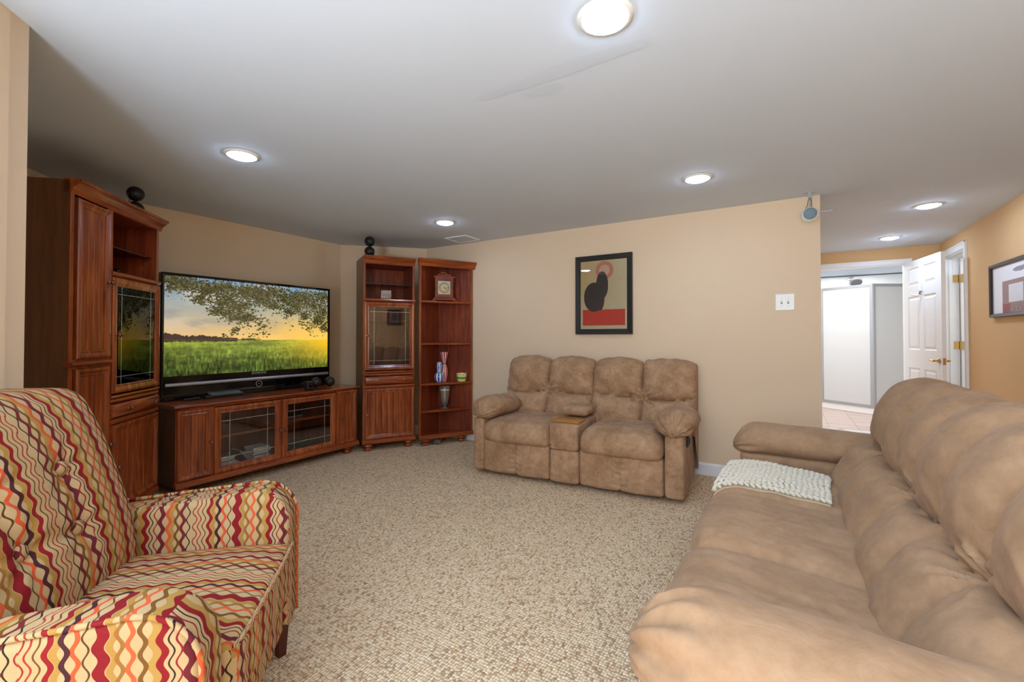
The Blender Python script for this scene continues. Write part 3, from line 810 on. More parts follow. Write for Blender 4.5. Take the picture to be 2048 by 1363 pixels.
# left unit = pier + tower
ORG = (-3.359, 0.813)
tl_ = thing('wall_unit', 'tall cherry wall unit with side pier and glass door beside the television', 'cabinet', (ORG[0], ORG[1], 0), math.radians(135))
glass_tower(tl_, 0.35, crown_ext=(0.35, 0.03), gm='glassc')
bm = bmesh.new()
bx(bm, 0, .018, 0, .52, .082, 2.09); bx(bm, .332, .349, 0, .42, .10, 2.04); bx(bm, .018, .332, .40, .42, .10, 2.04); bx(bm, .018, .332, .004, .40, .10, .12); bx(bm, .018, .35, .004, .42, 2.04, 2.09)
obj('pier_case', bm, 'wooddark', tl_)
bm = bmesh.new(); bx(bm, 0, .03, -0.006, 0.0, .12, 2.02); bx(bm, .318, .349, -0.006, 0, .12, 2.02); bx(bm, .03, .318, -0.004, 0, 1.04, 1.095)
obj('pier_stile', bm, 'wood', tl_, bevel=0.003)
bead_door(tl_, .045, .335, 1.095, 2.005, .31, 1.557, 4)
bead_door(tl_, .045, .335, .125, 1.04, .31, .558, 4)
moulding('lip_moulding', tl_, 0, .345, 1.052, 1.085, .026)
moulding('base_moulding', tl_, -.004, .35, .078, .122, .022, 'base')
for q in ((.06, .03), (.06, .36)): bun_foot(tl_, *q)

# corner shelf: quarter-corner unit, two back panels
cs = thing('corner_shelf', 'open cherry corner shelf unit standing at the back wall', 'shelf', (-3.484 - 0.0, 3.705, 0), math.radians(60))
CW = 0.64; AP = (0.33, 0.30); CW = 0.64   # width, apex of the triangle
def tri(out=0.0, ins=0.0): 
    return [(0 + ins, -out), (CW - ins, -out), (CW - ins, .02), (AP[0], AP[1] - ins), (0 + ins, .02)]
bm = bmesh.new()
def slab(bm, p, q, th, z0, z1):
    p = Vector(p); q = Vector(q); d = (q - p).normalized(); n = Vector((-d.y, d.x)) * th
    poly_prism(bm, [tuple(p), tuple(q), tuple(q + n), tuple(p + n)], z0, z1)
slab(bm, (0.006, 0.012), (AP[0] + .010, AP[1] + .009), 0.012, .10, 2.05)
obj('back_panel', bm, 'woodin', cs)
bm = bmesh.new(); slab(bm, (AP[0] - .008, AP[1] + .0075), (CW - 0.006, 0.012), 0.012, .10, 2.05)
obj('back_panel', bm, 'woodin', cs)
bm = bmesh.new(); bx(bm, 0, .022, -.004, .014, .10, 2.03); bx(bm, CW - .022, CW, -.004, .014, .10, 2.03)
obj('front_stile', bm, 'wood', cs, bevel=0.002)
for z, out, ins in ((1.632, .012, 0.0), (1.155, -.012, .006), (.698, .014, 0.0), (.392, -.012, .006), (.112, .012, 0.0)):
    bm = bmesh.new(); poly_prism(bm, [(ins, -out), (CW - ins, -out), (CW - ins, .01), (AP[0], AP[1] - .004), (ins, .01)], z - .022, z)
    obj('shelf', bm, 'woodx', cs, bevel=0.004)
bm = bmesh.new(); poly_prism(bm, [(0, 0), (CW, 0), (CW, .01), (AP[0], AP[1]), (0, .01)], 2.03, 2.09); obj('top_board', bm, 'wood', cs)
moulding('crown', cs, -.012, CW + .035, 2.022, 2.102, .05, 'crown', back=.02)
moulding('base_moulding', cs, -.004, CW + .012, .078, .118, .024, 'base')
for q in ((.085, .045), (CW - .12, .045), (AP[0], .20)): bun_foot(cs, *q)

# TV console
tc = thing('tv_console', 'low cherry television console with two glass doors and two side doors', 'tv console', (-3.915, 1.545, 0), PI / 2)
CL, CD = 1.665, 0.56
th = .02
bm = bmesh.new()
bx(bm, 0, th, 0, CD, .078, .672); bx(bm, CL - th, CL, 0, CD, .078, .672); bx(bm, th, CL - th, CD - .008, CD, .10, .672)
bx(bm, th, CL - th, .004, CD - .008, .10, .125)
for x in (.255, .822, 1.395): bx(bm, x - .008, x + .008, .004, CD - .008, .125, .672)
obj('case', bm, 'woodin', tc)
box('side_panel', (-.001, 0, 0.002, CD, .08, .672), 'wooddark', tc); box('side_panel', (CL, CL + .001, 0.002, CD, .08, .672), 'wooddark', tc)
for a, b, z in ((.265, .812, .405), (.832, 1.385, .435)): box('shelf', (a, b, .03, CD - .012, z - .009, z + .009), 'woodx', tc)
bm = bmesh.new(); prof_x(bm, [(CD + .004, .672), (-.008, .672), (-.026, .682), (-.032, .690), (-.030, .698), (CD + .004, .700)], -.018, CL + .02)
obj('top_board', bm, 'woodx', tc, smooth=0.5)
bm = bmesh.new()
for x in (.012, .257, .822, 1.392, CL - .012): bx(bm, x - .012, x + .012, -.004, 0, .12, .672)
bx(bm, 0, CL, -.004, 0, .662, .672)
obj('face_stile', bm, 'wood', tc, bevel=.0015)
bead_door(tc, .006, .246, .128, .662, .229, .391, 3)
bead_door(tc, 1.405, 1.652, .122, .665, 1.455, .389, 3)
glass_door(tc, .264, .815, .122, .656, .800, .383, 1.2, .065, 'glassc')
glass_door(tc, .830, 1.388, .120, .656, .850, .383, 1.2, .065, 'glassc')
moulding('base_moulding', tc, -.006, CL + .012, .078, .122, .034, 'base')
for q in ((.06, .04), (CL - .09, .04), (.06, CD - .06), (CL - .09, CD - .06)): bun_foot(tc, *q, r=.05)

# ------------------------------------------------------------------ television
tv = thing('television', 'large black flat screen television showing a green field at sunset', 'television', (-4.27, 1.575, .703), PI / 2)
TW, TH_ = 1.549, 1.043
bm = bmesh.new()
bx(bm, 0, TW, 0, .05, .03, TH_); bx(bm, .18, TW - .18, .05, .10, .12, .85)
obj('housing', bm, 'black', tv, bevel=.006)
bm = bmesh.new(); rect_loft(bm, 0, TW, .03, TH_, [(0, 0), (0, -.012), (.004, -.016), (.018, -.014), (.022, -.004)], fill=False)
bx(bm, .022, TW - .022, -.012, 0, .03, .195)
obj('bezel', bm, 'black', tv)
bm = bmesh.new(); prof_x(bm, [(-.012, .112), (-.018, .115), (-.020, .125), (-.018, .136), (-.012, .140)], .03, TW - .02); obj('silver_strip', bm, 'silver', tv, smooth=.9)
bm = bmesh.new()
lathe(bm, [(.030, -.012), (.030, -.0145), (.024, -.0145), (.024, -.012)], 32, .783, 0, .078, 'y', cap=False); lathe(bm, [(.005, -.012), (.005, -.0142)], 12, .783, 0, .078, 'y')
obj('power_ring', bm, 'silver', tv)
bm = bmesh.new(); bx(bm, .35, 1.18, -.02, .13, .0, .03); bx(bm, .02, TW - .02, -.012, .10, -.0, .032); obj('stand', bm, 'black', tv, bevel=.004)
cu = bpy.data.curves.new('brand_lettering', 'FONT'); cu.body = 'SAMSUNG'; cu.size = .028; cu.extrude = .0008; cu.align_x = 'CENTER'; cu.space_character = 1.1; cu.offset = .0006
o = text_mesh('brand_lettering', cu, 'silver'); o.location = (.783, -.0135, .172); o.rotation_euler = (PI / 2, 0, 0); link(o, tv)
# screen picture
SH, SW = 230, 420
Y, X = np.mgrid[0:SH, 0:SW].astype(float); x = X / SW; y = Y / SH
def C3(*c): return np.array(c) / 255.
hz = .64
k = np.clip(y / hz, 0, 1)[..., None]
sky = (1 - k) ** .75 * C3(112, 146, 172) + (1 - (1 - k) ** .75) * C3(236, 186, 120)
warm = np.exp(-(((x - 1.0) / .55) ** 2 + ((y - hz) / .28) ** 2))[..., None]
sky = sky * (1 - .85 * warm) + C3(252, 196, 72) * .85 * warm
cl = fbm((SH, SW), 5, 11, 6, 2.2); clm = np.clip((cl - .5) * 5, 0, 1)[..., None] * np.clip(1.2 - k, 0, 1)
sky = sky * (1 - .55 * clm) + (C3(226, 206, 196) * (1 - warm) + C3(255, 220, 150) * warm) * .55 * clm
cl = fbm((SH, SW), 7, 21, 6, 3); clm = np.clip((cl - .54) * 5, 0, 1)[..., None] * (1 - warm)
sky = sky * (1 - .35 * clm) + C3(120, 124, 140) * .35 * clm
img = sky.copy()
fd = np.clip((y - hz) / (1 - hz), 0, 1)[..., None]
nz = fbm((SH, SW), 60, 5, 4, 2)[..., None]; nf = fbm((SH, SW), 120, 8, 2, .35)[..., None]; wv = fbm((SH, SW), 6, 15, 4, 6)[..., None]
fld = C3(146, 160, 62) * (1 - fd) + C3(86, 112, 44) * fd
fld = fld * (.62 + .75 * (wv - .1)) * (1 + (nf - .5) * 1.6 * fd + (nz - .5) * .5)
fld *= (1 - .42 * fd * (1 - x[..., None] * .5))
wf = np.exp(-(((x - 1.02) / .30) ** 2 + ((y - hz) / .26) ** 2))[..., None]
fld = fld * (1 - wf) + C3(240, 190, 40) * wf
m = (y > hz)[..., None]; img = np.where(m, fld, img)
rs = np.random.RandomState(4)
def stamp(cx, cy, rr, c, al=1.0, ye=1.0):
    x0, x1, y0, y1 = int(max(0, (cx - rr) * SW)), int(min(SW, (cx + rr) * SW + 2)), int(max(0, cy * SH - rr * SW * ye)), int(min(SH, cy * SH + rr * SW * ye + 2))
    if x1 <= x0 or y1 <= y0: return
    sx = (X[y0:y1, x0:x1] / SW - cx) / rr; sy = (Y[y0:y1, x0:x1] - cy * SH) / (rr * SW * ye)
    mm = (sx * sx + sy * sy < 1)[..., None] * al
    img[y0:y1, x0:x1] = img[y0:y1, x0:x1] * (1 - mm) + C3(*c) * mm
for i in range(300):   # distant tree line
    cx = rs.rand() ** 1.4 * .37; hh = .055 * (1 - cx / .42) * (.6 + .6 * rs.rand())
    stamp(cx, hz - rs.rand() * hh, .005 + rs.rand() * .007, (58 + rs.randint(20), 50, 44))
for i in range(40): stamp(.40 + rs.rand() * .08, hz - rs.rand() * .014, .005, (66, 58, 40))
img[int(hz * SH) - 1:int(hz * SH) + 1, :int(.52 * SW)] = C3(76, 76, 40)
def branch(x0, y0, a, L, w, d):
    n = max(3, int(L * 60)); px_, py_ = x0, y0
    for i in range(n):
        a += rs.randn() * .16; px_ += math.cos(a) * L / n; py_ += math.sin(a) * L / n * SW / SH
        stamp(px_, py_, w * (1 - .6 * i / n), (58, 50, 34))
        if d > 0 and rs.rand() < .20: branch(px_, py_, a + rs.choice([-1, 1]) * (.5 + rs.rand() * .6), L * .45, w * .6, d - 1)
        if d <= 1:
            for q in range(2):
                lx, ly = px_ + rs.randn() * .016, py_ + rs.randn() * .030
                if ly < .02 + .60: stamp(lx, ly, .0035 + rs.rand() * .005, [(66, 66, 30), (96, 94, 46), (120, 112, 60), (48, 50, 24)][rs.randint(4)], .9, .7)
for q in ((.0, .02, .15, .34, .005, 2), (.1, .0, .4, .30, .005, 2), (.0, .10, .25, .20, .004, 2), (.30, .0, .75, .34, .005, 2), (.42, .0, 1.1, .22, .005, 2), (.5, .02, .2, .30, .005, 2), (.62, .0, .6, .34, .005, 2), (.75, .0, .9, .30, .005, 2), (.85, .0, 1.0, .34, .005, 2), (.97, .1, 1.7, .26, .005, 2), (.2, .02, .3, .3, .004, 2), (.9, .2, 1.5, .22, .004, 2), (.35, .2, 1.9, .18, .004, 1), (.40, .25, .9, .12, .004, 1), (1.0, .05, 2.2, .25, .005, 2)):
    branch(*q)
LC = [(58, 56, 28), (84, 80, 40), (110, 100, 56), (40, 40, 22), (72, 66, 36)]
clusters = [(.02, .05, .10, .10), (.10, .08, .12, .10), (.20, .12, .09, .10), (.29, .08, .10, .09), (.26, .33, .05, .06), (.33, .36, .07, .09), (.41, .40, .06, .06), (.38, .27, .08, .08), (.45, .38, .04, .05), (.30, .22, .08, .09),
            (.42, .10, .12, .09), (.52, .18, .10, .09), (.58, .08, .12, .09), (.60, .24, .05, .05), (.68, .14, .10, .10), (.70, .30, .05, .06), (.76, .22, .08, .10), (.80, .10, .10, .09), (.82, .34, .05, .07), (.88, .20, .09, .12), (.92, .38, .05, .09), (.96, .28, .06, .12), (.97, .48, .04, .07), (.95, .08, .08, .09), (.17, .22, .05, .06)]
for cx_, cy_, sx_, sy_ in clusters:
    for i in range(int(15000 * sx_ * sy_ ** .5)):
        stamp(cx_ + rs.randn() * sx_ * .42, max(0, cy_ + rs.randn() * sy_ * .42), .0022 + rs.rand() * .0038, LC[rs.randint(5)], .85, .8)
image_plane('screen', np.clip(img, 0, 1), TW - .044, TH_ - .022 - .196, print_mat('screen_glow', 0.45, 0.12), tv, (.022, -.0045, .196))

# ------------------------------------------------------------------ small electronics
def orb_speaker(name, label, loc, rotz, centres, r, stand='stem'):
    t_ = thing(name, label, 'speaker', loc, rotz, 'black twin ball speakers')
    for c in centres:
        bm = bmesh.new(); sphere(bm, c, r, 28, 18, (1, .92, 1)); b = obj('ball', bm, 'black', t_, smooth=3)
        bm = bmesh.new(); lathe(bm, [(r * .80, -r * .52), (r * .76, -r * .60), (r * .5, -r * .84), (r * .02, -r * .94)], 26, c[0], c[1], c[2], 'y'); obj('mesh_grille', bm, 'blackm', b, smooth=.9)
        bm = bmesh.new(); lathe(bm, [(r * .82, -r * .50), (r * .83, -r * .56), (r * .77, -r * .58)], 26, c[0], c[1], c[2], 'y', cap=False); obj('trim_ring', bm, 'blackm', b, smooth=.9)
    return t_
s1 = orb_speaker('ball_speaker', 'black twin ball speaker on top of the tall unit beside the television', (0, 0, 2.098), 0, [(0, 0, .058), (0, .0, .168)], .054)
T_ = Vector((-math.sqrt(.5), math.sqrt(.5))); D_ = Vector((-math.sqrt(.5), -math.sqrt(.5)))
p = Vector(ORG) + T_ * .85 + D_ * .12; s1.location = (p.x, p.y, 2.098); s1.rotation_euler[2] = math.radians(100)
bm = bmesh.new(); tube(bm, [(0, .07, .0), (0, .075, .12), (0, .05, .16)], .005); lathe(bm, [(.03, 0), (.03, .006)], 20, 0, .03); obj('stand', bm, 'silver', s1)
p = Vector((-3.846, 3.231)) + Vector((.5, .866)) * .075 + Vector((-.866, .5)) * .06
s2 = orb_speaker('ball_speaker', 'black twin ball speaker on top of the cabinet with the drawer and glass cube', (p.x, p.y, 2.098), math.radians(50), [(0, 0, .055), (0, .0, .166)], .055)
bm = bmesh.new(); tube(bm, [(0, .05, .0), (0, .06, .11), (0, .04, .16)], .005); lathe(bm, [(.03, 0), (.03, .006)], 20, 0, .02); obj('stand', bm, 'blackm', s2)
s3 = orb_speaker('ball_speaker', 'pair of black ball speakers side by side on the television console', (-4.00, 2.86, .702), PI / 2 - .35, [(-.066, 0, .065), (.066, 0, .065)], .050)
bm = bmesh.new()
for sx in (-.066, .066): lathe(bm, [(.022, 0), (.022, .004), (.006, .006), (.006, .02)], 16, sx, 0, 0)
obj('stand', bm, 'blackm', s3, smooth=.7)
b3 = thing('black_box_device', 'small black box device left of the pair of ball speakers on console', 'device', (-4.0, 2.70, .702), PI / 2)
box('body', (-.035, .035, -.03, .03, 0, .085), 'blackm', b3, bevel=.012); bm = bmesh.new(); lathe(bm, [(.02, -.03), (.02, -.036), (.004, -.038)], 18, 0, 0, .05, 'y'); obj('dial', bm, 'black', b3)
dv = thing('disc_player', 'flat silver and black player lying on console below the television', 'media player', (-4.165, 1.86, .702), PI / 2 - .02)
box('body', (0, .31, 0, .085, 0, .022), 'blackm', dv, bevel=.004)
bm = bmesh.new(); prof_x(bm, [(.004, .0225), (.078, .0225), (.082, .036), (.076, .040), (.012, .026)], .05, .30); obj('cover_plate', bm, 'silver', dv, bevel=.002)
for k in range(11): box('button', (.09 + k * .017, .098 + k * .017, .03, .05, .0305, .0325), 'grey', dv, loc=(0, 0, 0))
rc = thing('remote_control', 'thin black remote control lying left of the silver player', 'remote control', (-4.16, 1.70, .702), PI / 2 + .03)
box('body', (0, .14, 0, .04, 0, .014), 'black', rc, bevel=.006)
for k in range(5): box('button', (.015 + k * .024, .025 + k * .024, .013, .027, .0135, .016), 'grey', rc)
p = Vector(ORG) + T_ * .50 + D_ * .12
gm = thing('game_controller', 'dark game controller lying on the open shelf of the tall wall unit', 'controller', (p.x, p.y, 1.638), math.radians(120))
bm = bmesh.new(); sphere(bm, (0, 0, .024), .04, 20, 12, (1.7, 1, .5)); sphere(bm, (-.06, -.03, .02), .026, 16, 10, (1, 1.4, .7)); sphere(bm, (.06, -.03, .02), .026, 16, 10, (1, 1.4, .7)); obj('grip', bm, 'black', gm, smooth=3)
bm = bmesh.new()
for dx in (-.03, .03): lathe(bm, [(.012, .035), (.012, .05), (.008, .052)], 14, dx, -.01)
obj('thumb_stick', bm, 'grey', gm, smooth=.7)
# console contents
def local(o, x, y): 
    c, s = math.cos(o.rotation_euler[2]), math.sin(o.rotation_euler[2]); return (o.location.x + x * c - y * s, o.location.y + x * s + y * c)
stack = [(.285, .10, .00, .20, .14, .020, 'blue', .1), (.285, .09, .021, .22, .15, .014, 'paper', -.08), (.30, .09, .036, .18, .15, .010, 'red', .10), (.285, .10, .047, .20, .14, .016, 'paper', .12), (.29, .10, .064, .19, .14, .012, 'paper', .02), (.29, .11, .077, .19, .13, .012, 'grey', -.1)]
for i, (sx, sy, z, w_, d_, h_, m_, an) in enumerate(stack):
    q = local(tc, sx, sy)
    names = ['pale blue magazine at the bottom of the messy left pile in console', 'white magazine second from the bottom of the messy left pile', 'red covered magazine in the messy left pile behind console glass', 'thick white magazine resting on the red one in console', 'white magazine near the top of the messy left pile', 'grey magazine topmost of the messy left pile behind glass']
    t_ = thing('magazine', names[i], 'magazine', (q[0], q[1], .126 + z), PI / 2 + an, 'magazines behind the left console glass')
    box('pages', (0, w_, 0, d_, 0.001, h_ - .001), 'paper', t_); box('cover', (-.001, w_ + .001, -.001, d_, h_ - .001, h_), m_, t_)
for i in range(5):
    q = local(tc, .632 + .004 * (i % 2), .09 + .006 * (i % 3))
    nm = ['lowest', 'second lowest', 'middle', 'second highest', 'topmost'][i]
    t_ = thing('book', nm + ' white edged book of the neat right stack behind left console glass', 'book', (q[0], q[1], .126 + i * .0225), PI / 2 + .03 * (i % 3 - 1), 'white edged books stacked in the console')
    box('pages', (.002, .148, .003, .15, .002, .020), 'paper', t_); box('cover', (0, .15, 0, .152, .020, .022), 'grey' if i % 2 else 'paper', t_); box('spine', (0, .15, .150, .154, 0, .022), 'grey', t_)
q = local(tc, .562, .12)
for i in range(3):
    t_ = thing('magazine', ['leaning grey magazine nearest the neat book stack', 'leaning silver magazine between the two console piles', 'leaning pale magazine next to the messy pile'][i], 'magazine', (q[0] - .02 * i, q[1] + .011 * i, .13), PI / 2, 'magazines behind the left console glass')
    m_ = bmesh.new(); bx(m_, -.06, .06, 0, .14, 0, .007); o = obj('pages', m_, ['grey', 'silver', 'paper'][i], t_); o.rotation_euler = (0, math.radians(52), 0); o.location = (0, 0, .052)
q = local(tc, .92, .12)
gb = thing('game_console', 'flat black box device behind the right glass door of console', 'device', (q[0], q[1], .126), PI / 2)
box('body', (0, .34, 0, .22, .004, .055), 'blackm', gb, bevel=.005); box('front_panel', (.01, .33, -.003, 0, .012, .045), 'black', gb)
for q_ in ((.02, .02), (.32, .02), (.02, .2), (.32, .2)):
    bm = bmesh.new(); lathe(bm, [(.01, 0), (.01, .005)], 10, *q_); obj('foot', bm, 'blackm', gb)
q = local(tc, .93, .14)
t_ = thing('slim_tablet', 'slim white edged box lying on shelf behind right console glass', 'box', (q[0], q[1], .446), PI / 2)
box('body', (0, .26, 0, .18, 0, .016), 'blackm', t_, bevel=.003); box('edge_strip', (.004, .2, -.002, 0, .004, .012), 'silver', t_)

# items on shelves
q = local(tr_, .262, .09)
cb = thing('glass_cube', 'clear glass cube holding small shells on the cabinet open shelf', 'ornament', (q[0], q[1], 1.638), math.radians(50))
box('glass_block', (-.055, .055, 0, .04, 0, .105), 'vglass', cb, bevel=.003)
for i in range(26):
    bm = bmesh.new(); sphere(bm, (random.uniform(-.042, .042), random.uniform(.01, .03), random.uniform(.008, .055)), random.uniform(.006, .010), 8, 6, (1.3, .8, .9))
    obj('shell', bm, MAT.setdefault('shell%d' % (i % 3), plain('shell_%d' % (i % 3), [(206, 150, 110), (232, 206, 180), (170, 104, 72)][i % 3], .35)), cb, smooth=3)
# clock
q = local(cs, .300, .022)
ck = thing('mantel_clock', 'wooden mantel clock with square brass dial on the corner shelf top compartment', 'clock', (q[0], q[1], 1.632), math.radians(52))
WC = MAT['clockwood'] = wood('clock_wood', (84, 34, 24), (128, 62, 46), (146, 78, 58), axis='x')
bm = bmesh.new(); bx(bm, -.135, .135, -.02, .085, .012, .030); prof_x(bm, [(-.014, .030), (.080, .030), (.074, .048), (-.004, .048)], -.125, .125); obj('plinth', bm, WC, ck, bevel=.004)
bm = bmesh.new(); 
for x_ in (-.125, .125):
    for y_ in (-.008, .072): bx(bm, x_ - .022, x_ + .022, y_ - .012, y_ + .012, 0, .013)
obj('foot', bm, WC, ck, bevel=.003)
bm = bmesh.new(); rect_loft(bm, -.105, .105, .048, .275, [(0, .07), (0, 0), (.028, 0), (.032, .006)], fill=True); bx(bm, -.105, .105, .01, .072, .048, .275); obj('case', bm, WC, ck)
bm = bmesh.new(); bx(bm, -.122, .122, -.012, .082, .275, .287); rings = [(-.105, .105, .002, .070, .287), (-.088, .088, .012, .060, .300), (-.070, .070, .020, .052, .318)]
prev = None
for (a, b, c_, d_, z) in rings:
    cur = [bm.verts.new(pp) for pp in ((a, c_, z), (b, c_, z), (b, d_, z), (a, d_, z))]
    if prev:
        for k_ in range(4): bm.faces.new((prev[k_], prev[(k_ + 1) % 4], cur[(k_ + 1) % 4], cur[k_]))
    prev = cur
bm.faces.new(prev); obj('top_cap', bm, WC, ck)
bm = bmesh.new(); tube(bm, [(-.035, .036, .318), (-.032, .036, .333), (0, .036, .338), (.032, .036, .333), (.035, .036, .318)], .004); obj('carry_handle', bm, 'brass', ck, smooth=.8)
box('dial_plate', (-.072, .072, .0045, .0058, .082, .236), plain('pale_dial_metal', (216, 206, 170), .3, metal=.5), ck)
fz = .158
bm = bmesh.new(); lathe(bm, [(.064, .0044), (.064, .0030), (.042, .0030), (.042, .0044)], 40, 0, 0, fz, 'y', cap=False); obj('chapter_ring', bm, 'alu', ck)
bm = bmesh.new(); lathe(bm, [(.041, .0044), (.041, .0034), (.001, .0034)], 40, 0, 0, fz, 'y'); obj('dial_centre', bm, plain('pale_gold', (222, 200, 140), .35, metal=.4), ck)
for i, nm in enumerate(('XII', 'I', 'II', 'III', 'IIII', 'V', 'VI', 'VII', 'VIII', 'IX', 'X', 'XI')):
    a = PI / 2 - i * PI / 6
    cu = bpy.data.curves.new('numeral', 'FONT'); cu.body = nm; cu.size = .014; cu.align_x = 'CENTER'; cu.align_y = 'CENTER'; cu.extrude = .0002
    o = text_mesh('numeral', cu, 'black'); o.location = (.053 * math.cos(a), .0027, fz + .053 * math.sin(a)); o.rotation_euler = (PI / 2, -(a - PI / 2), 0); link(o, ck)
def hand(L_, w_, a, y_): 
    bm = bmesh.new(); bx(bm, -.008, L_, y_ - .0004, y_ + .0004, -w_, w_); o = obj('clock_hand', bm, 'black', ck); o.location = (0, 0, fz); o.rotation_euler = (0, -a, 0)
hand(.050, .0016, math.radians(0), .0020); hand(.034, .0024, math.radians(-38), .0012)
box('glass_pane', (-.074, .074, -.0004, .0006, .080, .238), 'pglass', ck)
# vases
def lathe_thing(name, label, cat, par, x, y, z, prof, mat, band=None, seg=32):
    q = local(par, x, y); t_ = thing(name, label, cat, (q[0], q[1], z))
    bm = bmesh.new(); lathe(bm, prof, seg, cap=False); bm.faces.new([v for v in bm.verts][:seg][::-1]); obj('body', bm, mat, t_, smooth=.9)
    if band: bm = bmesh.new(); lathe(bm, band, seg, cap=False); obj('band', bm, 'green', t_, smooth=.9)
    return t_
lathe_thing('striped_vase', 'tall red and white striped hourglass vase on the corner shelf', 'vase', cs, .335, .115, .699,
    [(.020, 0), (.026, .004), (.024, .014), (.030, .035), (.040, .085), (.041, .12), (.033, .165), (.020, .205), (.018, .215), (.022, .235), (.032, .275), (.042, .32), (.046, .345), (.042, .345), (.030, .28), (.015, .22)], 'vred', [(.0215, .204), (.0225, .210), (.0215, .218)])
lathe_thing('striped_vase', 'short blue and white striped gourd vase on the corner shelf', 'vase', cs, .245, .035, .699,
    [(.022, 0), (.034, .008), (.050, .035), (.055, .062), (.048, .092), (.030, .115), (.024, .125), (.026, .15), (.031, .18), (.029, .21), (.024, .235), (.020, .235), (.024, .19), (.018, .13)], 'vblue', [(.033, .108), (.032, .116), (.029, .124)])
lathe_thing('striped_bowl', 'small yellow and white striped bowl on the corner shelf', 'bowl', cs, .515, .022, .699,
    [(.030, 0), (.044, .004), (.052, .025), (.056, .050), (.062, .098), (.059, .098), (.052, .05), (.04, .012)], 'vyel', [(.0545, .034), (.0575, .045), (.0575, .056)])
vg = lathe_thing('footed_glass_vase', 'clear footed glass vase on the corner shelf below the striped vases', 'vase', cs, .335, .10, .393,
    [(.052, 0), (.050, .004), (.020, .010), (.014, .022), (.018, .034), (.034, .05), (.046, .10), (.055, .17), (.058, .22), (.070, .262), (.067, .262), (.054, .22), (.050, .17), (.041, .10), (.028, .056)], 'vglass')
bm = bmesh.new(); lathe(bm, [(.0585, .205), (.0595, .212), (.0595, .228), (.060, .234)], 32, cap=False); obj('etched_band', bm, plain('etched_glass', (214, 206, 176), .3, metal=.3), vg, smooth=.9)
# crumpled clear plastic under the shelf, cords
q = local(cs, .225, .03)
bm = bmesh.new(); bmesh.ops.create_icosphere(bm, subdivisions=3, radius=.035)
for v in bm.verts: v.co *= 1 + .5 * noise.noise(v.co * 60); v.co.z = v.co.z * .7 + .028
tag(obj('crumpled_plastic', bm, 'vglass', None, loc=(q[0], q[1], 0)), 'crumpled clear plastic lying on carpet under the corner shelf', 'plastic bag')
bm = bmesh.new(); tube(bm, catmull([(-3.07, 4.262, .12), (-3.06, 4.25, .02), (-3.0, 4.22, .006), (-2.85, 4.16, .006), (-2.62, 4.22, .006), (-2.5, 4.2, .006)], 30), .005, 6)
tag(obj('power_cord', bm, 'blackm', None, smooth=3), 'black power cord running along the baseboard behind the loveseat', 'cord')

# ------------------------------------------------------------------ upholstery helpers
def rbox(size, r, segs=(24, 24, 10), fn=None, centre=(0, 0, 0)):
    "rounded box as a dense surface; fn(p, n) -> displacement along normal, or new point"
    bm = bmesh.new(); hx, hy, hz_ = [s / 2 for s in size]; r = [min(a, b - 1e-4) for a, b in zip(r if isinstance(r, tuple) else (r, r, r), (hx, hy, hz_))]
    cache = {}
    def vert(i, j, k):
        key = (i, j, k)
        if key in cache: return cache[key]
        q = Vector(((2 * i / segs[0] - 1) * hx, (2 * j / segs[1] - 1) * hy, (2 * k / segs[2] - 1) * hz_))
        inn = Vector([max(-(h - rr), min(h - rr, c)) for c, h, rr in zip(q, (hx, hy, hz_), r)])
        d = Vector([(a - b) / rr for a, b, rr in zip(q, inn, r)])
        if d.length > 1e-6:
            d.normalize(); pnt = inn + Vector([a * rr for a, rr in zip(d, r)]); nn = Vector([a / rr for a, rr in zip(d, r)]).normalized()
        else: pnt = q; nn = Vector((0, 0, 1))
        if fn:
            res = fn(pnt, nn)
            pnt = res if isinstance(res, Vector) else pnt + nn * res
        cache[key] = bm.verts.new(pnt + Vector(centre)); return cache[key]
    A_, B_, C_ = segs
    for i in range(A_):
        for j in range(B_):
            for k in (0, C_): bm.faces.new((vert(i, j, k), vert(i + 1, j, k), vert(i + 1, j + 1, k), vert(i, j + 1, k)))
    for i in range(A_):
        for k in range(C_):
            for j in (0, B_): bm.faces.new((vert(i, j, k), vert(i + 1, j, k), vert(i + 1, j, k + 1), vert(i, j, k + 1)))
    for j in range(B_):
        for k in range(C_):
            for i in (0, A_): bm.faces.new((vert(i, j, k), vert(i, j + 1, k), vert(i, j + 1, k + 1), vert(i, j, k + 1)))
    return bm
def nz3(x, y, z): return noise.noise(Vector((x, y, z)))
def ridged(x, y, z): return 1 - abs(nz3(x, y, z)) * 2

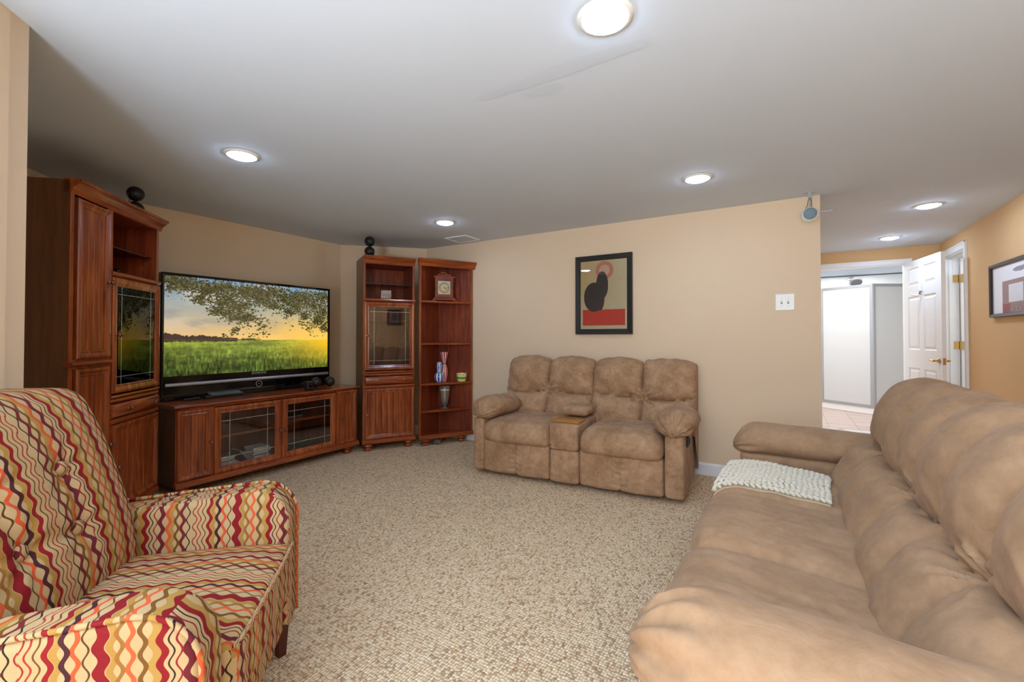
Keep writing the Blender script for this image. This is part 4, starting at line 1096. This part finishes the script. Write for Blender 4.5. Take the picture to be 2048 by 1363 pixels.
def back_section(name, w, prof, smark, amp, parent, loc, mat, seed, nu=64, nv=90, cols=2, star=.022, row_end=None, pexp=2.4, fold=.007):
    """tufted back: closed profile (depth,z) front-bottom -> over the top -> rear bottom; smark=(s of bottom, row crease, end of the upper row)"""
    P = catmull([(0, a, b) for a, b in prof], nv + 1)
    bm = bmesh.new(); grid = []
    s0, s1, s2 = smark
    for i in range(nu + 1):
        u = i / nu * 2 - 1; row = []
        for j in range(nv + 1):
            s = j / nv; p = P[j]; d = (P[min(j + 1, nv)] - P[max(j - 1, 0)]).normalized(); n = Vector((0, -d.z, d.y))
            # wobble of the crease rows
            cshift = 0.0
            a = ((u + 1) / 2 * cols) % 1.0 * 2 - 1 if u < 1 else 1.0
            pu = max(0.0, 1 - abs(a) ** pexp)
            ci = min(cols - 1, int((u + 1) / 2 * cols))
            rr = 0; pv = 0
            s1w = s1 + 0.012 * math.sin(u * 3 + seed) + .018 * (abs(a) ** 2 - .4)
            if s0 <= s <= s1w: b = (s - s0) / (s1w - s0) * 2 - 1; pv = max(0, 1 - abs(b) ** 2.4); A_ = amp[0]
            elif s1w < s <= s2: b = (s - s1w) / (s2 - s1w) * 2 - 1; pv = max(0, 1 - abs(b) ** 2.2); A_ = amp[1]
            else: A_ = 0; pv = 0
            inner = pu ** .55 * pv ** .55
            dsp = A_ * inner
            if A_ > 0: dsp -= .012 * math.exp(-((s - s1w) / .007) ** 2) + .010 * math.exp(-((1 - abs(a)) / .05) ** 2) * (0 if (abs(u) > .97) else 1)
            # wrinkles running from the tuft and along the seams
            x = u * w / 2; z = s * 1.6
            if True:
                dx, dz = x, (s - s1w) * 1.75; R_ = math.hypot(dx, dz); th_ = math.atan2(dz, dx)
                dsp += star * math.exp(-((R_ - .07) / .06) ** 2) * math.sin(th_ * 9 + 5 * nz3(th_, seed, R_ * 4)) * (A_ > 0)
                dsp -= (.006 + star * .6) * math.exp(-(R_ / .035) ** 2)
            if A_ > 0:
                e = abs(a)
                dsp += .006 * (1 - inner) * math.sin(z * 42 + 6 * nz3(x * 3, z * 3, seed) + ci) * min(1, e * 1.2)
                dsp += .010 * nz3(x * 5, z * 4, seed * 3.1) + .0035 * nz3(x * 16, z * 12, seed)
                # sagging folds
                dsp += fold * max(0, math.sin((z * 1.0 + x * (1 if ci % 2 else -1) * 1.2) * 26 + seed * 2 + 3 * nz3(x * 2, z * 2, 9))) ** 2 * (1 - pv) * pu
                # pleats over the crown
                cr = math.exp(-((s - s2 + .05) / .06) ** 2); dsp += cr * .012 * nz3(x * 16, 1, seed)
            q = p + n * dsp; q = Vector((x + (0 if abs(u) < .999 else 0), q.y, q.z))
            q.x += .0
            row.append(bm.verts.new(q))
        grid.append(row)
    for i in range(nu):
        for j in range(nv): bm.faces.new((grid[i][j], grid[i + 1][j], grid[i + 1][j + 1], grid[i][j + 1]))
    bm.faces.new(grid[0][::-1]); bm.faces.new(grid[-1])
    return obj(name, bm, mat, parent, smooth=1.6, loc=loc)

def seat_cushion(name, w, dep, th, parent, loc, mat, seed, front_drop=0.0, wr=1.0, puff=.035, segs=(40, 44, 10), r=(.05, .085, .075), tilt=0.0):
    hx, hy = w / 2, dep / 2
    def fn(p, n):
        fx = 1 - (abs(p.x) / hx) ** 4; fy = 1 - (abs(p.y) / hy) ** 4
        d = 0
        q = p.copy()
        if n.z > .3: q.z += puff * max(0, fx) * (max(0, fy) ** .5) * n.z
        q.z -= front_drop * max(0, (-p.y / hy)) ** 3 + tilt * max(0, (p.y + hy) / dep) ** 1.3
        if n.y < -.2: q.y -= .02 * max(0, fx)
        d = wr * (.0045 * nz3(p.x * 9 + seed, p.y * 3, p.z * 6) + .004 * (ridged(p.x * 14 + 2 * nz3(p.x, p.y * 3, seed), p.y * 2.2, seed) - .6))
        if abs(n.x) < .6: d += wr * .004 * math.sin(p.x * 3 + p.y * 55 + 6 * nz3(p.x * 4, p.y * 4, seed)) * math.exp(-((hy - abs(p.y)) / .09)) 
        return q + n * d
    bm = rbox((w, dep, th), r, segs, fn)
    return obj(name, bm, mat, parent, smooth=3, loc=loc)

def arm_pad(parent, w, L_, h, loc, mat, seed, outer=1, drop=.055):
    "pillow roll with gathered front end; outer=+1 when the outside of the arm is local +x"
    def fn(p, n):
        q = p.copy(); t_ = (p.y + L_ / 2) / L_        # 0 front .. 1 back
        f = max(0.0, 1 - t_ / .22)
        q.z -= drop * f ** 2 + .02 * t_                       # nose drops at the front
        q.y += 0.0
        sc = 1 + .06 * math.sin(t_ * PI)
        q.x *= sc; 
        if p.z < 0: q.z *= .85
        ang_ = math.atan2(p.z, p.x)
        d = .008 * f * math.sin(ang_ * 13 + 3 * nz3(ang_, seed, t_ * 5)) + .006 * nz3(p.x * 6, p.y * 5, seed) 
        d += .010 * math.exp(-((t_ - .10) / .07) ** 2) * math.sin(ang_ * 9 + seed) * (1 if p.x * outer > -.03 else .35)
        d += .006 * max(0, math.sin(p.y * 24 + p.x * 18 * outer + 4 * nz3(p.x * 3, p.y * 3, seed))) ** 2 * max(0, -n.z * .3 + .4 + outer * n.x * .5)
        return q + n * d
    bm = rbox((w, L_, h), (w * .495, .16, h * .495), (30, 54, 26), fn)
    return obj('arm_pad', bm, mat, parent, smooth=3, loc=loc)

def panel(name, dims, mat, parent, r=.03, seed=0, seam=False, segs=None, wr=.004):
    x0, x1, y0, y1, z0, z1 = dims; w, d, h = x1 - x0, y1 - y0, z1 - z0
    def fn(p, n):
        q = wr * nz3(p.x * 6 + seed, p.y * 6, p.z * 6)
        if n.y < -.2:
            q += .010 * (1 - (abs(p.x) / (w / 2)) ** 4)
            if seam: q -= .012 * math.exp(-(p.x / .012) ** 2); q += .005 * math.exp(-(p.x / .06) ** 2) * math.sin(p.z * 150 + 4 * nz3(p.x * 30, 0, seed))
        return q
    bm = rbox((w, d, h), r, segs or (28, 10, 24), fn)
    return obj(name, bm, mat, parent, smooth=3, loc=((x0 + x1) / 2, (y0 + y1) / 2, (z0 + z1) / 2))

# ------------------------------------------------------------------ loveseat
lv = thing('reclining_loveseat', 'brown suede two seat reclining loveseat with centre console under the poster', 'loveseat', (-2.423, 3.285, 0), math.radians(4.26))
panel('base', (.02, 1.78, .05, .80, .035, .30), 'suede', lv, seed=1)
panel('arm_panel', (.0, .115, .0, .80, .03, .50), 'suede', lv, seed=2)
panel('arm_panel', (1.655, 1.80, .0, .82, .03, .50), 'suede', lv, seed=3)
panel('footrest', (.108, .742, -.005, .10, .035, .315), 'suede', lv, r=.022, seed=4, seam=True, segs=(60, 6, 44))
panel('footrest', (1.003, 1.652, -.005, .10, .035, .315), 'suede', lv, r=.022, seed=5, seam=True, segs=(60, 6, 44))
seat_cushion('seat_cushion', .645, .66, .165, lv, (.425, .285, .385), 'suede', 1.3, .02)
seat_cushion('seat_cushion', .655, .66, .165, lv, (1.328, .285, .385), 'suede', 7.7, .02)
panel('console_front', (.748, .998, -.012, .20, .035, .296), 'suede', lv, r=.02, seed=8)
panel('console_body', (.748, .998, -.018, .55, .300, .512), 'suede', lv, r=.02, seed=9)
def fnl(p, n): return (.010 * (1 - (abs(p.x) / .13) ** 3) * (1 - (abs(p.y) / .14) ** 3) if n.z > 0 else 0) + .003 * nz3(p.x * 14, p.y * 14, 3)
obj('console_lid', rbox((.245, .27, .075), .034, (22, 22, 10), fnl), 'suede', lv, smooth=3, loc=(.875, .375, .575))
box('wood_tray', (.752, .994, .012, .205, .513, .533), 'oak', lv, bevel=.008)
bm = bmesh.new()
for cx_ in (.825, .925): lathe(bm, [(.038, .5332), (.038, .5345), (.034, .5345)], 24, cx_, .11, 0, cap=False)
obj('cup_ring', bm, 'oak', lv)
bm = bmesh.new(); lathe(bm, [(.009, -.0), (.009, -.006), (.004, -.008)], 12, .77, -.02, .335, 'y'); obj('console_button', bm, 'bronze', lv)
BP = [(.53, .40), (.57, .50), (.61, .59), (.645, .685), (.665, .78), (.69, .87), (.72, .945), (.76, .975), (.81, .965), (.835, .90), (.835, .5), (.83, .06)]
for x0_, x1_, sd in ((.02, .925, 1.0), (.925, 1.825, 4.0)):
    back_section('backrest', x1_ - x0_, BP, (.03, .268, .70), (.075, .085), lv, ((x0_ + x1_) / 2, -.02, 0), 'suede', sd)
arm_pad(lv, .29, .66, .21, (.098, .29, .578), 'suede', 2.0, -1)
arm_pad(lv, .29, .66, .21, (1.72, .29, .568), 'suede', 5.0, 1)
bm = bmesh.new(); bx(bm, 1.801, 1.816, .10, .17, .40, .475); bx(bm, 1.812, 1.822, .155, .175, .415, .46); obj('recline_lever', bm, 'blackm', lv, bevel=.004)

# ------------------------------------------------------------------ sofa
sf = thing('reclining_sofa', 'long tan suede three seat sofa with puffy tufted back in right foreground', 'sofa', (-.235, 3.30, 0), -PI / 2)
SB = [(.24, 2.47), None]
panel('base', (.05, 2.42, .03, .95, .035, .33), 'sofa', sf, seed=11)
panel('arm_panel', (.02, .25, .0, .95, .03, .52), 'sofa', sf, seed=12)
panel('arm_panel', (2.20, 2.43, .0, .95, .03, .52), 'sofa', sf, seed=13)
secs = [(.265, .905), (.905, 1.545), (1.545, 2.19)]
seats = []
for i, (a, b) in enumerate(secs):
    panel('footrest', (a + .006, b - .006, -.02, .10, .035, .33), 'sofa', sf, r=.025, seed=20 + i, seam=True, segs=(60, 6, 44))
    seats.append(seat_cushion('seat_cushion', b - a + .004, .68, .20, sf, ((a + b) / 2, .265, .385), 'sofa', 3.3 * i + 2, .02, 1.3, .03, (48, 60, 12), tilt=.06))
SP = [(.43, .36), (.49, .47), (.56, .575), (.63, .66), (.665, .75), (.70, .84), (.755, .915), (.83, .95), (.92, .935), (.99, .86), (1.02, .6), (1.01, .06)]
for i, (a, b) in enumerate(secs):
    back_section('backrest', b - a + .01, SP, (.03, .275, .735), (.066, .085), sf, ((a + b) / 2, .0, 0), 'sofa', 1.7 + 2.1 * i, 84, 130, fold=.012, star=.010)
arm_pad(sf, .30, .84, .205, (.125, .37, .592), 'sofa', 12.0, -1)
arm_pad(sf, .30, .84, .185, (2.335, .37, .608), 'sofa', 15.0, 1, .035)

# ------------------------------------------------------------------ knitted throw on the far seat
bpy.context.view_layer.update()
dg = bpy.context.evaluated_depsgraph_get()
bv = []
for s in seats[:2]:
    b_ = bmesh.new(); b_.from_mesh(s.data); b_.transform(s.matrix_world); bv.append(BVHTree.FromBMesh(b_)); b_.free()
def seat_z(x, y):
    z = -1
    for b_ in bv:
        h_ = b_.ray_cast(Vector((x, y, 1.0)), Vector((0, 0, -1)))
        if h_[0]: z = max(z, h_[0].z)
    return z
th_ = thing('knitted_throw', 'chunky cream knitted throw spread over the far seat of the long sofa', 'blanket', (0, 0, 0))
c00, c10, c11, c01 = Vector((-.315, 2.44)), Vector((.17, 2.45)), Vector((.19, 2.87)), Vector((-.285, 2.92))
def throw_pt(a, b):
    q = (c00 * (1 - a) + c10 * a) * (1 - b) + (c01 * (1 - a) + c11 * a) * b
    q += Vector((.012 * nz3(b * 4, a * 3, 2), .014 * nz3(a * 4, b * 3, 8)))
    z = seat_z(q.x, q.y)
    if z < .36: z = .40 + .0
    return Vector((q.x, q.y, z + .008 + .004 * nz3(q.x * 8, q.y * 8, 4)))
bm = bmesh.new(); NU, NV = 60, 50; rows = [[bm.verts.new(throw_pt(i / NU, j / NV)) for j in range(NV + 1)] for i in range(NU + 1)]
for i in range(NU):
    for j in range(NV): bm.faces.new((rows[i][j], rows[i + 1][j], rows[i + 1][j + 1], rows[i][j + 1]))
ret = bmesh.ops.extrude_edge_only(bm, edges=[e for e in bm.edges if e.is_boundary])
for v in [g for g in ret['geom'] if isinstance(g, bmesh.types.BMVert)]: v.co.z -= .006
for v in bm.verts: v.co.z -= .003
BASE_KNIT = bm
tb = bmesh.new(); bmesh.ops.create_uvsphere(tb, u_segments=8, v_segments=6, radius=1, matrix=Matrix.Rotation(PI / 2, 4, 'Y'))
tb.verts.ensure_lookup_table(); TV_ = [v.co.copy() for v in tb.verts]; TF_ = [[v.index for v in f.verts] for f in tb.faces]; tb.free(); KV = []; KF = []
NA, NB = 21, 12
for i in range(NA):
    for j in range(NB):
        for sg in (-1, 1):
            a = (i + .5) / NA; b = (j + .5 + sg * .24) / NB
            p0 = throw_pt(a, b); pa = throw_pt(min(1, a + .02), b); pb = throw_pt(a, min(1, b + .02))
            ex = (pa - p0).normalized(); ey = (pb - p0).normalized(); n = ex.cross(ey).normalized(); ey = n.cross(ex)
            d = (ex * .74 + ey * sg * .67).normalized(); c = n.cross(d)
            R = Matrix((d * .0185, c * .0064, n * .0105)).transposed().to_4x4(); R.translation = p0 + n * (.008 + random.uniform(-.001, .001))
            o_ = len(KV); KV += [R @ v for v in TV_]; KF += [[o_ + k_ for k_ in f] for f in TF_]
KNIT = bmesh.new(); kv = [KNIT.verts.new(v) for v in KV]
for f in KF: KNIT.faces.new([kv[k_] for k_ in f])
t = NT('cream_wool'); t.set(Base_Color=lin((226, 218, 200)), Roughness=.95, Sheen_Weight=.3); t.bump(t.noise(260, 3), .5, .004); MAT['wool'] = t.m
obj('backing', BASE_KNIT, plain('knit_gap_shade', (188, 170, 142), .95), th_, smooth=3)
o = obj('knit_stitches', KNIT, 'wool', th_, smooth=3); o['kind'] = 'stuff'

# ------------------------------------------------------------------ patterned armchair
ac = thing('patterned_armchair', 'armchair in wavy red, tan and brown striped fabric in left foreground', 'armchair', (0, 0, 0), math.radians(135))
# local x = t (towards the television), local y = depth away from the chair front; origin so that x,y = (t,d)
def uvmap(o, f):
    me = o.data; l = me.uv_layers.new(name='UVMap')
    for p_ in me.polygons:
        for li in p_.loop_indices:
            co = me.vertices[me.loops[li].vertex_index].co + o.location
            l.data[li].uv = f(co, p_.normal)
def chair_arm(xc, th2, outer, seed):
    hgt, y0, y1, z0 = .64, .425, 1.17, .13
    L_ = y1 - y0; hh = hgt - z0
    out = [(y0, z0 + k_ * .0345) for k_ in range(12)]
    out += [(y0 + .13 - .13 * math.cos(k_ / 12 * PI / 2), .51 + .13 * math.sin(k_ / 12 * PI / 2)) for k_ in range(1, 13)]
    out += [(y0 + .13 + (y1 - y0 - .13) * k_ / 14, .64 - .055 * (k_ / 14)) for k_ in range(1, 15)]
    out += [(y1, .585 - (.585 - z0) * k_ / 8) for k_ in range(1, 9)]
    out += [(y1 - (y1 - y0) * k_ / 10, z0) for k_ in range(1, 10)]
    N_ = len(out); r_e = .026; bm = bmesh.new(); rings = []
    cy_, cz_ = (y0 + y1) / 2, (z0 + hgt) / 2
    steps = [(-1, a_ / 6 * PI / 2) for a_ in range(0, 7)] + [(1, (6 - a_) / 6 * PI / 2) for a_ in range(0, 7)]
    for sg, a_ in steps:
        ins = r_e * (1 - math.sin(a_)); xx = sg * (th2 / 2 - r_e + r_e * math.cos(a_)); ring = []
        for k_ in range(N_):
            p_, q_ = out[k_ - 1], out[(k_ + 1) % N_]; dy, dz = q_[0] - p_[0], q_[1] - p_[1]; l_ = math.hypot(dy, dz)
            y_, z_ = out[k_][0] + dz / l_ * ins, out[k_][1] - dy / l_ * ins
            tp = (z_ - z0) / hh
            ring.append(bm.verts.new((xx + .03 * outer * max(0, tp - .5), y_ - cy_, z_ - cz_ + .003 * nz3(y_ * 9, z_ * 9, seed))))
        rings.append(ring)
    for i_ in range(len(rings) - 1):
        for k_ in range(N_): bm.faces.new((rings[i_][k_], rings[i_][(k_ + 1) % N_], rings[i_ + 1][(k_ + 1) % N_], rings[i_ + 1][k_]))
    bm.faces.new(rings[0]); bm.faces.new(rings[-1][::-1])
    o = obj('arm', bm, 'fabric', ac, smooth=.7, loc=(xc, cy_, cz_))
    def f(co, n):
        if abs(n.x) > .5: return (co.y + .06, co.z)
        if n.y > -.55: return (co.y + .06, .64 + (co.x - xc) * -outer + .05)
        return (co.x * .9 + .31, co.z)
    uvmap(o, f)
    return o
chair_arm(1.17, .135, -1, 1); chair_arm(1.91, .135, 1, 5)
# piping around the outer contour of each arm
for xo, ou in ((1.17 - .0675, -1), (1.91 + .0675, 1)):
    pts = []
    for k_ in range(30): pts.append((.425 + .13 + (1.17 - .555) * (1 - k_ / 29), .64 - .055 * ((1 - k_ / 29) * .82)))
    for k_ in range(1, 10): a = k_ / 10 * PI / 2; pts.append((.555 - .13 * math.sin(a), .51 + .13 * math.cos(a)))
    pts += [(.425, .5 - k_ * .037) for k_ in range(11)]
    bm = bmesh.new(); tube(bm, [(xo + .03 * ou * max(0, ((z - .13) / .51 - .5)) + ou * -.006, y - .002, z - .001) for y, z in pts], .0065, 8)
    o = obj('piping', bm, 'fabric', ac, smooth=3); uvmap(o, lambda co, n: (co.y + .06, co.z * 1.0))
# seat
def fseat(p, n):
    q = p.copy()
    if n.z > .2: q.z += .035 * (1 - (abs(p.x) / .31) ** 2.5) * (1 - (abs(p.y) / .30) ** 4) * n.z
    if n.y < -.2: q.y -= .012 * (1 - (abs(p.x) / .31) ** 4)
    return q + n * .003 * nz3(p.x * 8, p.y * 8, p.z * 8)
o = obj('seat_cushion', rbox((.60, .62, .17), (.03, .03, .03), (30, 34, 10), fseat), 'fabric', ac, smooth=3, loc=(1.54, .72, .37))
uvmap(o, lambda co, n: (co.x + .02, co.y) if abs(n.z) > .5 else ((co.y, co.z) if abs(n.x) > .6 else (co.x + .02, .41 - (.455 - co.z))))
o = obj('front_rail', rbox((.60, .66, .17), (.02, .02, .02), (24, 24, 8), lambda p, n: .002 * nz3(p.x * 9, p.y * 9, p.z * 9)), 'fabric', ac, smooth=3, loc=(1.54, .765, .205))
uvmap(o, lambda co, n: (co.x + .02, co.z))
bm = bmesh.new(); tube(bm, [(1.25 + k_ * .0193, .412 - .012 * (1 - (abs(1.25 + k_ * .0193 - 1.54) / .31) ** 4), .452) for k_ in range(31)], .006, 8)
o = obj('piping', bm, 'fabric', ac, smooth=3); uvmap(o, lambda co, n: (co.y * 3, co.x * 1.0))
# back with buttons
BT = [(1.580, .835), (1.572, .662), (1.385, .675), (1.345, .84), (1.72, .865)]
BT = BT[:4]
def fback(p, n):
    q = p.copy(); h2 = .63 / 2
    zz = p.z + h2          # 0..h
    topn = max(0, zz / .66)
    q.y += .26 * (zz / .66) ** 1.35 * .75             # lean back
    q.x *= 1 + .05 * math.sin(topn * PI * .8)
    q.z -= .018 * (abs(p.x) / .31) ** 3 * max(0, topn)
    if n.y < -.1:
        q.y -= .045 * (1 - (abs(p.x) / .31) ** 3) * (1 - abs(p.z / h2) ** 4)
        wx, wz = q.x + 1.545, zz + .43
        for bx_, bz_ in BT:
            dx_, dz_ = wx - bx_, wz - bz_; R_ = math.hypot(dx_, dz_)
            q.y += .010 * math.exp(-(R_ / .028) ** 2) + .012 * math.exp(-(R_ / .060) ** 2)
            a_ = math.atan2(dz_, dx_); q.y += .004 * math.exp(-((R_ - .06) / .04) ** 2) * math.sin(a_ * 7)
        # crease joining buttons
        for (ax_, az_), (cx_, cz_) in ((BT[0], BT[1]), (BT[3], BT[2]), (BT[1], BT[2])):
            vx, vz = cx_ - ax_, cz_ - az_; LL = vx * vx + vz * vz; tt = max(0, min(1, ((wx - ax_) * vx + (wz - az_) * vz) / LL))
            dd = math.hypot(wx - ax_ - tt * vx, wz - az_ - tt * vz); q.y += .009 * math.exp(-(dd / .018) ** 2)
    return q + n * .002 * nz3(p.x * 8, p.y * 8, p.z * 8)
bk = obj('back_cushion', rbox((.60, .20, .63), (.045, .045, .05), (72, 14, 80), fback), 'fabric', ac, smooth=3, loc=(1.545, 1.0, .745))
uvmap(bk, lambda co, n: (co.x + .12, co.z + (co.y - 1.1) * .3))
b_ = bmesh.new(); b_.from_mesh(bk.data); bvb = BVHTree.FromBMesh(b_); b_.free()
for bx_, bz_ in BT:
    h_ = bvb.ray_cast(Vector((bx_ - 1.545, -2, bz_ - .745)), Vector((0, 1, 0)))
    if not h_[0]: continue
    bm = bmesh.new(); sphere(bm, (0, 0, 0), .0235, 20, 12, (1, .6, 1)); o = obj('button', bm, 'fabric', ac, smooth=3, loc=(bx_, h_[0].y + 1.0 - .010, bz_)); uvmap(o, lambda co, n, b0=bx_: (co.x - b0 + .128, co.z * 1.2))
bm = bmesh.new(); tube(bm, [(1.545 + .30 * math.sin(k_ / 24 * PI - PI / 2) * .93, 1.10, 1.030 - .05 * abs(math.sin(k_ / 24 * PI - PI / 2)) ** 3) for k_ in range(25)], .006, 8)
o = obj('piping', bm, 'fabric', ac, smooth=3); uvmap(o, lambda co, n: (co.y * 3, co.x))
for x_, y_ in ((1.17, .46), (1.89, .46), (1.17, 1.10), (1.89, 1.10)):
    bm = bmesh.new(); lathe(bm, [(.020, 0), (.028, .125)], 4, x_, y_); obj('leg', bm, 'leg', ac)
